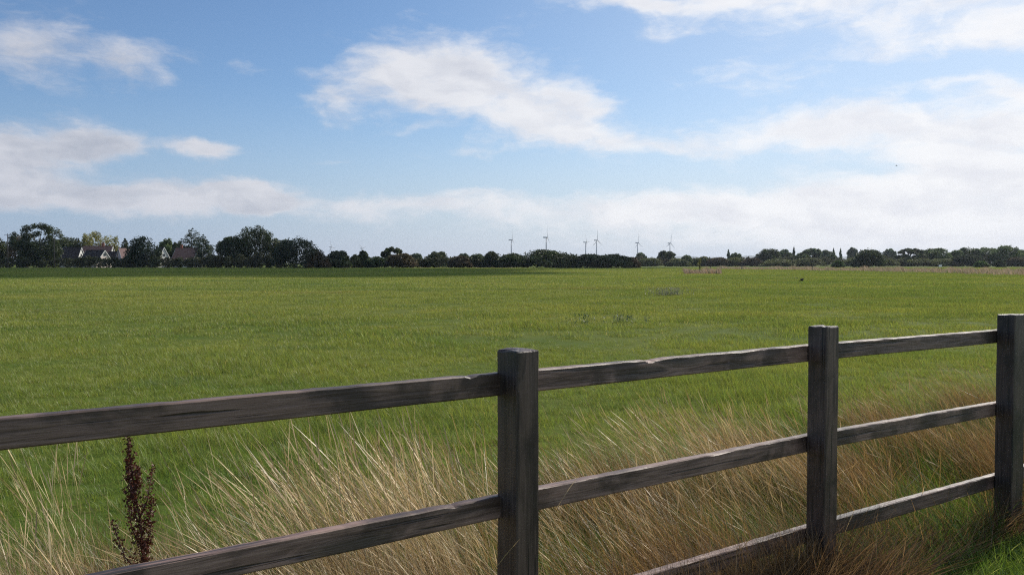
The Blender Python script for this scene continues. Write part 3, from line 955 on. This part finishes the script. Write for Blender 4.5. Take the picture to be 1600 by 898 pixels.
# right hand side, further off
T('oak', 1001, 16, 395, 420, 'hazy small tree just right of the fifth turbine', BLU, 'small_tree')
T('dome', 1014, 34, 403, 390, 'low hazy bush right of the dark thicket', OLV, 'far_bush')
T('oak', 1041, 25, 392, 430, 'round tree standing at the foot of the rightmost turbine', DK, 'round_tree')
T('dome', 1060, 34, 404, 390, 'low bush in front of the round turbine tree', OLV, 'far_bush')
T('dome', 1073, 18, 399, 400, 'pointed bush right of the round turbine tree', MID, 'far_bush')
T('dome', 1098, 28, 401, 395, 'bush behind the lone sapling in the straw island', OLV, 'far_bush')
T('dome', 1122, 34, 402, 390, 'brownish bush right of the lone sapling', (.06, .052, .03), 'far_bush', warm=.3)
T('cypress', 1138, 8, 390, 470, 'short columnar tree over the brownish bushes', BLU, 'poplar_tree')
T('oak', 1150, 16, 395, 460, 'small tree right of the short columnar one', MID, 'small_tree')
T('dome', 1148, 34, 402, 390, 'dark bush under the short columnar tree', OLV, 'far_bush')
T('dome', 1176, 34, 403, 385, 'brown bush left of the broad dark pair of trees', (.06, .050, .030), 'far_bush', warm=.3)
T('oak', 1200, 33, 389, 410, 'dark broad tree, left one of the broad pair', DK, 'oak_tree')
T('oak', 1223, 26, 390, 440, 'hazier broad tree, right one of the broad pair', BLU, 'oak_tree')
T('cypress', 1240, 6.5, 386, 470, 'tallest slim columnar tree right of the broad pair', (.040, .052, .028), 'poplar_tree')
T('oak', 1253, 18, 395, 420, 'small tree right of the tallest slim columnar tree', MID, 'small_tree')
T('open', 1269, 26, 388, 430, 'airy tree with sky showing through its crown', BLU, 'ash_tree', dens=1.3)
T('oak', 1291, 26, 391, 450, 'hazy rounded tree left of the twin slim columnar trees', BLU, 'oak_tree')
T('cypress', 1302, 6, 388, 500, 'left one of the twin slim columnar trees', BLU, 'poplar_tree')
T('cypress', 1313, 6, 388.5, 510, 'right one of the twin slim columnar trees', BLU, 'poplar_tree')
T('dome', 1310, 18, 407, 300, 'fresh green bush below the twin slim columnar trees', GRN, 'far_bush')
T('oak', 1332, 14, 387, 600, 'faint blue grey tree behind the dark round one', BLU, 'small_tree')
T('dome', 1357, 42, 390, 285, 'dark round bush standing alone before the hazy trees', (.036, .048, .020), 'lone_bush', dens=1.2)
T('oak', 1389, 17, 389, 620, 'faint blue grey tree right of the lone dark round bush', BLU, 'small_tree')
T('open', 1423, 40, 388, 380, 'broad twiggy tree with a gappy crown at right', (.045, .058, .026), 'oak_tree', dens=1.5)
T('oak', 1462, 36, 388, 390, 'broad green tree right of the twiggy one', MID, 'oak_tree')
T('dome', 1430, 60, 401, 375, 'low dark bush under the twiggy tree', OLV, 'far_bush')
T('oak', 1492, 26, 391, 400, 'low rounded tree left of the dark undergrowth bush', MID, 'oak_tree')
T('oak', 1514, 28, 387, 410, 'rounded tree behind the dark undergrowth bush', MID, 'oak_tree')
T('dome', 1512, 46, 398, 360, 'dark undergrowth bush before the right-hand trees', (.036, .044, .022), 'far_bush')
T('oak', 1540, 34, 387, 415, 'hazy green tree third from the right edge', MID, 'oak_tree')
T('oak', 1572, 40, 384, 400, 'tallest of the right-hand trees', MID, 'oak_tree', dens=1.2)
T('oak', 1601, 28, 389, 405, 'green tree cut by the right edge of the view', MID, 'oak_tree')
T('dome', 1533, 20, 408, 300, 'fresh green bush in the straw below the hazy trees', GRN, 'far_bush')
T('dome', 1560, 18, 407, 320, 'dark green small bush below the tallest right-hand tree', DK, 'far_bush')
T('dome', 1588, 30, 402, 345, 'brownish bush at the right edge in front of the trees', (.05, .05, .03), 'far_bush', warm=.3)
T('dome', 1382, 40, 404, 370, 'low bush right of the lone dark round bush', OLV, 'far_bush')
T('dome', 1335, 36, 403, 370, 'low bush left of the lone dark round bush', OLV, 'far_bush')
T('dome', 1470, 50, 404, 365, 'low bush under the broad green tree', OLV, 'far_bush')
T('dome', 1215, 50, 404, 370, 'low bush under the broad dark pair of trees', OLV, 'far_bush')
T('dome', 1260, 46, 403, 375, 'low bush under the airy tree', OLV, 'far_bush')

def hedge(px0, px1, d0, d1, ytop, thick, label, col, n, name='hedge', warm=.2, leaf=.5):
    rng = np.random.default_rng(int(abs(px0) + px1))
    a = Vector(((px0 - 800) / F * d0, d0, 0)); b = Vector(((px1 - 800) / F * d1, d1, 0))
    L = (b - a).length; k = int(L / 1.6)
    lb = []
    for i in range(k):
        f = (i + rng.random()) / k
        p = a.lerp(b, f) - a
        d = d0 + (d1 - d0) * f
        H = (EYE + (HZ - ytop) * d / F) * (1 + .16 * math.sin(f * 31) * math.sin(f * 13 + 1) + rng.normal(0, .07))
        lb.append((p.x, p.y + rng.normal(0, thick * .25), H * .5, 1.6, thick * .5, H * .52))
        lb.append((p.x, p.y + rng.normal(0, thick * .2), H * rng.uniform(.7, .85), 1.0, thick * .35, H * .2))
    v, q, c = leaf_cloud(rng, lb, n, leaf, .5, warm=warm)
    root = empty(name, a)
    tag(root, label, 'hedge', 'hedges along the far edge of the field')
    link('foliage', mesh_np('foliage', v, q, c), foliage_mat([x * 1.5 for x in col], .25), root)
hedge(-70, 200, 268, 268, 402.5, 3.0, 'long uneven dark hedge in front of the left houses', (.042, .052, .022), 14000)
hedge(196, 340, 270, 268, 402.5, 3.0, 'dark trimmed hedge below the red cottage', (.046, .052, .024), 9000)
hedge(330, 436, 270, 268, 399.5, 3.5, 'dark hedge below the oaks, right of the red cottage', (.046, .052, .024), 14000)
hedge(480, 800, 272, 272, 402, 3.0, 'low hedge linking the bushes in the middle distance', (.038, .046, .020), 13000)
hedge(985, 1230, 410, 410, 403.5, 4.0, 'far brownish hedge below the rightmost turbines', (.055, .055, .030), 10000, leaf=.7)
hedge(1200, 1660, 420, 400, 402, 5.0, 'far dark hedge joining the right-hand trees', (.048, .055, .028), 17000, leaf=.7)

# ------------------------------------------------------------------ houses
wall_w = simple_mat("white_render", (.64, .62, .58), .85, .08, 1.5)
wall_p = simple_mat("pink_render", (.62, .53, .49), .85, .08, 1.5)
brick = simple_mat("red_brick", (.24, .09, .06), .9, .3, 6.0)
def roof_mat(name, col):
    m, n, out = new_mat(name)
    co = n.node('ShaderNodeTexCoord').outputs['Object']
    w = n.node('ShaderNodeTexWave', wave_type='BANDS', bands_direction='Z'); n.put(w.inputs['Vector'], co); w.inputs['Scale'].default_value = 2.6; w.inputs['Distortion'].default_value = .6
    f = n.noise(co, 2.2, 5, .65)
    c = n.mix(f, [x * .6 for x in col], [x * 1.35 for x in col])
    c = n.mix(n.m('MULTIPLY', w.outputs['Fac'], .3), c, [x * .45 for x in col])
    p = n.node('ShaderNodeBsdfPrincipled'); n.put(p.inputs['Base Color'], c); p.inputs['Roughness'].default_value = .85
    m.node_tree.links.new(p.outputs[0], out.inputs[0]); return m
roof_red = roof_mat("red_tiles", (.20, .11, .085)); roof_dk = roof_mat("dark_tiles", (.040, .030, .028)); roof_pk = roof_mat("pinkish_tiles", (.25, .155, .135))
trim_w = simple_mat("white_paint", (.75, .75, .73), .5, .05)
glass_m = simple_mat("window_glass", (.03, .035, .04), .08, .1)

def house(px, ridge_y, d, L, Dp, eave, rot, roofm, wallm, label, chimney=None, windows=(), name='house'):
    """ridge along local X; gables at both ends"""
    H = EYE + (HZ - ridge_y) * d / F
    root = empty(name, ((px - 800) / F * d, d, 0), R(rot))
    tag(root, label, 'house', 'houses beyond the left hedge')
    mb = MB()
    mb.prism([(-L / 2, -Dp / 2, -.2), (-L / 2, -Dp / 2, eave), (-L / 2, 0, H - .12), (-L / 2, Dp / 2, eave), (-L / 2, Dp / 2, -.2)], (L, 0, 0))
    link('wall', mb.mesh('wall'), wallm, root)
    sl = (H - eave) / (Dp / 2); ov = .35; t = .16
    mr = MB()
    for s in (-1, 1):
        y1 = s * (Dp / 2 + ov); z1 = eave - sl * ov
        mr.prism([(-L / 2 - .25, 0, H), (-L / 2 - .25, y1, z1), (-L / 2 - .25, y1, z1 + t), (-L / 2 - .25, 0, H + t)][::s], (L + .5, 0, 0))
    mr.box((0, 0, H + t + .02), (L + .52, .3, .14))
    ro = link('roof', mr.mesh('roof'), roofm, root)
    for e in (-1, 1):
        for s in (-1, 1):
            mb = MB()
            a = Vector((e * (L / 2 + .27), 0, H + .02)); b_ = Vector((e * (L / 2 + .27), s * (Dp / 2 + ov), eave - sl * ov + .02))
            mid = (a + b_) / 2; ang = math.atan2(b_.z - a.z, b_.y - a.y)
            mb.box(mid, (.04, (a - b_).length, .2), Matrix.Rotation(ang, 3, 'X'))
            link('bargeboard', mb.mesh('bargeboard'), trim_w, root)
    if chimney:
        cx, ch = chimney
        mb = MB(); mb.box((cx, 0, H + ch / 2 - .4), (.9, .6, ch + .8)); mb.box((cx, 0, H + ch + .04), (1.02, .72, .12))
        co = link('chimney', mb.mesh('chimney'), brick, ro)
        for sx in (-.2, .2):
            mp = MB(); mp.tube([(cx + sx, 0, H + ch + .1), (cx + sx, 0, H + ch + .5)], [.12, .1], 8)
            link('chimney_pot', mp.mesh('chimney_pot'), roof_red, ro)
    for (side, x, z, w, h) in windows:
        mb = MB(); mg = MB()
        if side == 'front':
            mb.box((x, -Dp / 2 - .03, z), (w + .16, .08, h + .16)); mg.box((x - w * .25, -Dp / 2 - .08, z), (w * .44, .04, h)); mg.box((x + w * .25, -Dp / 2 - .08, z), (w * .44, .04, h))
        else:
            e = 1 if side == 'right' else -1
            mb.box((e * (L / 2 + .03), x, z), (.08, w + .16, h + .16)); mg.box((e * (L / 2 + .08), x - w * .25, z), (.04, w * .44, h)); mg.box((e * (L / 2 + .08), x + w * .25, z), (.04, w * .44, h))
        wo_ = link('window', mb.mesh('window'), trim_w, root)
        link('pane', mg.mesh('pane'), glass_m, wo_)
    return root
GW = [('right', 0, 4.6, 1.0, .9), ('right', 0, 1.5, 1.6, 1.1), ('front', 0, 1.4, 1.6, 1.1), ('front', -2.2, 1.4, 1.2, 1.1)]
house(114, 387, 300, 6.2, 7.0, 2.6, 3, roof_dk, wall_w, 'leftmost house, dark roof with pale gable edges', None, GW)
house(150, 391.5, 290, 8.2, 7.4, 1.8, -19, roof_dk, wall_p, 'dark roofed house with a pinkish white right gable in front of the red roofed one', None, GW)
house(154, 385, 312, 10.5, 7.5, 3.4, 6, roof_red, wall_w, 'long red roofed house with a brick chimney below the yellow green tree', (1.8, 1.2), GW)
house(180, 393.5, 300, 4.0, 5.0, 2.4, 8, roof_dk, wall_w, 'small low dark roof between the chimney house and the pinkish roof', None, [('front', 0, 1.5, 1.2, 1.0)])
house(196, 388, 298, 4.2, 6.4, 2.2, 48, roof_pk, wall_p, 'house with a pinkish roof left of the blackish round tree', None, GW[:1])
house(251, 387, 300, 3.6, 5.6, 3.0, -24, roof_dk, wall_w, 'narrow dark roofed house showing a bright white gable', None, GW[:2])
house(293, 388, 305, 8.6, 6.8, 2.9, -8, roof_red, wall_w, 'red roofed cottage with a chimney in front of the layered conifers', (-2.3, 1.1), [('front', 2.6, 2.7, 1.0, .8), ('front', .6, 1.4, 1.5, 1.0), ('right', 0, 4.2, 1.0, .9), ('right', 1.2, 2.0, .9, 1.0)])

# ------------------------------------------------------------------ utility poles
pole_m = simple_mat("pole_timber", (.11, .085, .065), .9, .3, 3.0)
def pole(px, top, d, label, arm=True):
    H = EYE + (HZ - top) * d / F
    root = empty('utility_pole', ((px - 800) / F * d, d, 0))
    tag(root, label, 'pole', 'utility poles by the left hedge')
    mb = MB(); mb.tube([(0, 0, -.2), (0, 0, H)], [.17, .11], 8); link('post', mb.mesh('post', True), pole_m, root)
    if arm:
        mb = MB(); mb.box((0, -.13, H - .5), (2.0, .1, .12)); link('crossarm', mb.mesh('crossarm'), pole_m, root)
        for sx in (-.85, 0, .85):
            mb = MB(); mb.tube([(sx, -.13, H - .44), (sx, -.13, H - .2)], [.05, .035], 6); link('insulator', mb.mesh('insulator'), trim_w, root)
    return root, H
pole(13, 365, 264, 'leftmost utility pole with a crossarm, standing in the hedge')
pole(85.5, 372, 264, 'plain thin pole in front of the dark tree by the leftmost roof', False)
pole(341, 384, 300, 'utility pole between the layered conifer and the oaks')

# ------------------------------------------------------------------ wind turbines
turb_m = simple_mat("turbine_white", (.34, .35, .37), .5, .04, .05)
def blade_mesh(L):
    mb = MB()
    st = [(0, 1.6, 1.4, 0), (.06, 1.8, 1.2, 0), (.18, 3.2, .75, .3), (.45, 2.3, .45, .2), (.75, 1.4, .25, .1), (.97, .7, .12, 0), (1.0, .15, .06, 0)]
    n = 8; b = 0
    for t, ch, th, off in st:
        for k in range(n):
            a = 2 * math.pi * k / n
            mb.v.append(Vector((th / 2 * math.sin(a), ch / 2 * math.cos(a) + off, 1.2 + t * (L - 1.2))))
    for i in range(len(st) - 1):
        for k in range(n):
            k2 = (k + 1) % n
            mb.f.append((i * n + k, i * n + k2, (i + 1) * n + k2, (i + 1) * n + k))
    mb.f.append(tuple(range(n))[::-1]); mb.f.append(tuple((len(st) - 1) * n + k for k in range(n)))
    return mb.mesh('blade', True)
BL = blade_mesh(37)
tw = MB(); tw.tube([(0, 0, 0), (0, 0, 40), (0, 0, 78.4)], [2.3, 1.9, 1.35], 14); TW = tw.mesh('tower', True)
nc = MB(); nc.box((-3.4, 0, 80), (11.5, 3.4, 3.5)); nc.box((-8.0, 0, 82.1), (2, 2.2, .8)); NC = nc.mesh('nacelle')
hb = MB(); hb.ball((3.4, 0, 80), (2.4, 1.7, 1.7), 12, 8); HB = hb.mesh('hub', True)
for me in (BL, TW, NC, HB): me.materials.append(turb_m)
def turbine(px, hub_y, yaw, phase, label, hub=80.0):
    d = (hub - EYE) * F / (HZ - hub_y)
    root = empty('wind_turbine', ((px - 800) / F * d, d, 0), R(yaw))
    tag(root, label, 'wind turbine', 'wind turbines on the horizon')
    link('tower', TW, None, root); link('nacelle', NC, None, root); h = link('hub', HB, None, root)
    for k in range(3):
        b = link('blade', BL, None, root, (4.2, 0, 80)); b.rotation_euler = (R(phase + 120 * k), 0, 0)
# rotor axis along local +X (to the right in the view); yaw opens the rotor a little
turbine(799, 375, -12, 8, 'leftmost big wind turbine, alone above the bushes')
turbine(853.5, 371, -16, 0, 'tallest looking wind turbine, second of the big ones from the left')
turbine(915, 378.5, -22, 35, 'left and lower one of the close pair of wind turbines')
turbine(932, 375.5, -38, 2, 'right and taller one of the close pair of wind turbines')
turbine(996, 379.5, -36, 4, 'wind turbine standing alone right of the close pair')
turbine(1046.5, 380, -45, -6, 'rightmost wind turbine above a round tree')
turbine(517.5, 386, -30, 20, 'left one of two tiny far turbines on the left')
turbine(565.5, 388, -30, 50, 'right one of two tiny far turbines on the left')

# ------------------------------------------------------------------ far ground features
def straw_strip(name, poly, n, hr, label):
    """poly: list of (px, d_near, d_far)"""
    rng = np.random.default_rng(len(label) * 31)
    P = np.array(poly, dtype=float)
    px = rng.uniform(P[0, 0], P[-1, 0], n)
    d0 = np.interp(px, P[:, 0], P[:, 1]); d1 = np.interp(px, P[:, 0], P[:, 2])
    d = d0 + (d1 - d0) * rng.random(n)
    d += vnoise(px, d * 0, 5, .09) * .02 * d
    x = (px - 800) / F * d
    f = rng.random(n)[:, None]
    col = np.array([.25, .165, .105])[None] * (1 - f) + np.array([.52, .39, .26])[None] * f
    g = rng.random(n) < .12; col[g] = (.11, .13, .045)
    cx, cy = x.mean(), d.mean()
    b = np.stack([x - cx, d - cy, np.zeros(n)], 1)
    v, q, c = blades(b, rng.uniform(hr[0], hr[1], n) * (1 + .25 * vnoise(px, d * 0, 9, .2)), rng.uniform(.05, .14, n), rng.normal(-1.4, .7, n), rng.uniform(.1, .6, n), rng.uniform(0, .4, n), 3, col, rng=rng)
    tag(link(name, mesh_np(name, v, q, c), straw_m, None, (cx, cy, 0)), label, 'dry grass', kind='stuff')
straw_strip('dry_grass', [(1070, 116, 124), (1098, 112, 124), (1128, 114, 122)], 1500, (.4, .95), 'small island of pale dry grass round the lone sapling')
straw_strip('dry_grass', [(1125, 215, 250), (1200, 190, 240), (1300, 165, 225), (1400, 140, 205), (1500, 117, 190), (1600, 99, 170), (1680, 88, 150)], 12000, (.35, .85), 'long pale strip of dry grass along the right field edge')
straw_strip('dry_grass', [(0, 259, 262), (430, 259, 262), (760, 254, 258), (1000, 255, 262), (1130, 258, 300)], 1500, (.15, .5), 'thin line of dry grass at the foot of the hedges')

def sapling():
    d = 119.0; rng = np.random.default_rng(3)
    root = empty('sapling', ((1093 - 800) / F * d, d, 0))
    tag(root, 'slim yellow green sapling standing in the small straw island', 'tree')
    H = EYE + (HZ - 404) * d / F
    lb = [(rng.normal(0, .12), rng.normal(0, .1), z, .22, .22, .25) for z in np.linspace(.9, H - .2, 9)]
    v, q, c = leaf_cloud(rng, lb, 320, .13, .8)
    link('crown', mesh_np('crown', v, q, c), foliage_mat((.14, .14, .04), .4), root)
    mb = MB(); mb.tube([(0, 0, 0), (.03, 0, 1.0), (0, 0, H)], [.09, .05, .01], 6)
    link('trunk', mb.mesh('trunk', True), bark, root)
sapling()
def stake(px, d, h, label):
    mb = MB(); mb.box((0, 0, h / 2), (.14, .14, h)); mb.prism([(-.07, -.07, h), (.07, -.07, h), (.07, .07, h), (-.07, .07, h)], (0, 0, .06))
    o = link('fence_stake', mb.mesh('fence_stake'), pole_m, None, ((px - 800) / F * d, d, 0))
    tag(o, label, 'post', 'short dark stakes at the right field edge')
stake(1110, 225, 1.25, 'short dark stake right of the sapling')
stake(1159, 200, 1.35, 'short dark stake at the start of the long straw strip')
stake(1269, 175, 1.3, 'short dark stake in the straw strip below the airy tree')
def white_board():
    d = 165.0
    root = empty('white_board', ((1469 - 800) / F * d, d, 0), R(12))
    tag(root, 'small white board in the dry grass strip at right', 'sign')
    mb = MB(); mb.box((0, 0, 1.05), (.75, .04, .42)); link('panel', mb.mesh('panel'), trim_w, root)
    for sx in (-.3, .3):
        mb = MB(); mb.tube([(sx, .05, 0), (sx, .05, 1.2)], [.035, .03], 6); link('leg', mb.mesh('leg'), pole_m, root)
white_board()

# birds
feather = simple_mat("black_feathers", (.010, .010, .012), .9, .2, 20)
def standing_bird():
    d = EYE * F / (440.5 - HZ)
    root_loc = ((1253 - 800) / F * d, d, 0)
    mb = MB()
    rot = Matrix.Rotation(R(28), 3, 'Y')
    mb.ball((0, 0, .20), (.17, .085, .095), 12, 8, rot)
    mb.ball((.13, 0, .315), (.055, .045, .05), 10, 7)
    mb.tube([(.09, 0, .25), (.12, 0, .30)], [.055, .045], 8)
    mb.tube([(.17, 0, .315), (.215, 0, .305), (.245, 0, .295)], [.022, .013, .003], 6)
    mb.tube([(-.12, 0, .14), (-.22, 0, .10), (-.31, 0, .07)], [.05, .035, .03], 6)
    for s in (-1, 1):
        mb.tube([(.0, s * .035, .13), (.015, s * .035, .06), (.0, s * .035, 0)], [.014, .008, .008], 5)
        mb.tube([(-.03, s * .035, .006), (.05, s * .035, .004)], [.006, .004], 4)
    me = mb.mesh('crow', True)
    # one continuous body
    o = link('crow', me, feather, None, root_loc)
    o.scale = (.95,) * 3
    r = o.modifiers.new('skin', 'REMESH'); r.mode = 'VOXEL'; r.voxel_size = .009
    o.rotation_euler = (0, 0, R(8))
    tag(o, 'black crow standing on the green field', 'bird')
standing_bird()
def flying_bird(px, py, d, span, label, bank):
    p = at(px, py, d)
    mb = MB()
    mb.ball((0, 0, 0), (.05 * span, .22 * span, .05 * span), 10, 7)
    for s in (-1, 1):
        mb.prism([(s * .03 * span, .09 * span, 0), (s * .26 * span, .12 * span, .07 * span), (s * .5 * span, -.02 * span, .03 * span), (s * .25 * span, -.06 * span, .065 * span), (s * .03 * span, -.10 * span, 0)], (0, 0, .012 * span))
    mb.prism([(-.02 * span, -.18 * span, 0), (.02 * span, -.18 * span, 0), (.07 * span, -.33 * span, 0), (-.07 * span, -.33 * span, 0)], (0, 0, .01 * span))
    o = link('flying_bird', mb.mesh('flying_bird'), feather, None, p)
    o.rotation_euler = (R(8), R(bank), R(70))
    tag(o, label, 'bird', 'small birds in the sky')
flying_bird(1400.5, 259, 150, .75, 'small dark bird flying against the right-hand clouds', 10)
flying_bird(278, 68, 170, .4, 'tiny dark bird high in the blue at left', -15)

# ------------------------------------------------------------------ distant hills
def hills():
    rng = np.random.default_rng(8)
    n = 900; d = 9200
    px = np.linspace(-200, 1800, n)
    prof = 405 + 1.6 * np.sin(px / 150 + 1) + np.where(px < 960, 3.4, -1.5)
    for c, wd, a in ((1016, 10, 3.6), (1072, 24, 5.0), (1112, 10, 3.2), (1171, 16, 5.5), (1330, 60, 2.5), (1440, 70, 2.0)):
        prof -= a * np.exp(-((px - c) / wd) ** 4)
    prof += rng.normal(0, .3, n)
    V = []
    for i in range(n):
        x = (px[i] - 800) / F
        h = (HZ - min(prof[i], 410.2)) * d / F
        V += [(x * (d - 500), d - 500, -2), (x * (d - 180), d - 180, h * .7), (x * d, d, h), (x * (d + 500), d + 500, h * .8), (x * (d + 1200), d + 1200, -2)]
    Q = []
    for i in range(n - 1):
        for k in range(4):
            Q.append((i * 5 + k, (i + 1) * 5 + k, (i + 1) * 5 + k + 1, i * 5 + k + 1))
    me = mesh_np('hills', V, Q)
    tag(link('hills', me, simple_mat("hill_woods", (.05, .065, .035), .95, .5, .02)), 'low blue wooded hills on the horizon', 'hills', kind='structure')
hills()

# ------------------------------------------------------------------ the cloud that shades the left part of the tree line
def shade_cloud():
    rng = np.random.default_rng(4)
    alt = 720.0
    off = Vector((S.x, S.y, 0)) * (alt / S.z)
    mb = MB()
    def inside(x, y):
        near = 99 + max(0, x + 5) * 2.4
        return y > near and x < 62
    pts = []
    while len(pts) < 230:
        x = rng.uniform(-330, 60); y = rng.uniform(100, 272); r = rng.uniform(13, 32)
        if y + r < 272 and inside(x, y - r * 1.1) and inside(x + r, y - r * .7): pts.append((x, y, r))
    for x in np.arange(-330, 0, 16):
        pts.append((x, 99 + 13 + rng.uniform(-4, 5), 14)); pts.append((x + 7, 99 + 30 + rng.uniform(-4, 5), 17))
    for x, y, r in pts:
        mb.ball((x, y, rng.uniform(0, 18)), (r, r, r * .5), 14, 9)
    m = simple_mat("cloud_white", (.8, .8, .82), 1.0, .05, .02)
    o = link('cloud', mb.mesh('cloud', True), m, None, off + Vector((0, 0, alt)))
    tag(o, 'white cloud high above the field', 'cloud', kind='structure')
shade_cloud()

# ------------------------------------------------------------------ haze
def haze():
    mb = MB()
    top = 126.0
    mb.box((0, 0, (top - 3.0) / 2), (24000, 24000, top + 3.0))
    m, n, out = new_mat("haze")
    pv = n.node('ShaderNodeVolumePrincipled')
    pv.inputs['Color'].default_value = (.80, .87, 1.0, 1)
    pv.inputs['Density'].default_value = 0.00008
    pv.inputs['Anisotropy'].default_value = 0.25
    m.node_tree.links.new(pv.outputs[0], out.inputs['Volume'])
    tag(link('haze', mb.mesh('haze'), m), 'pale blue haze over the whole scene', 'haze', kind='stuff')
haze()
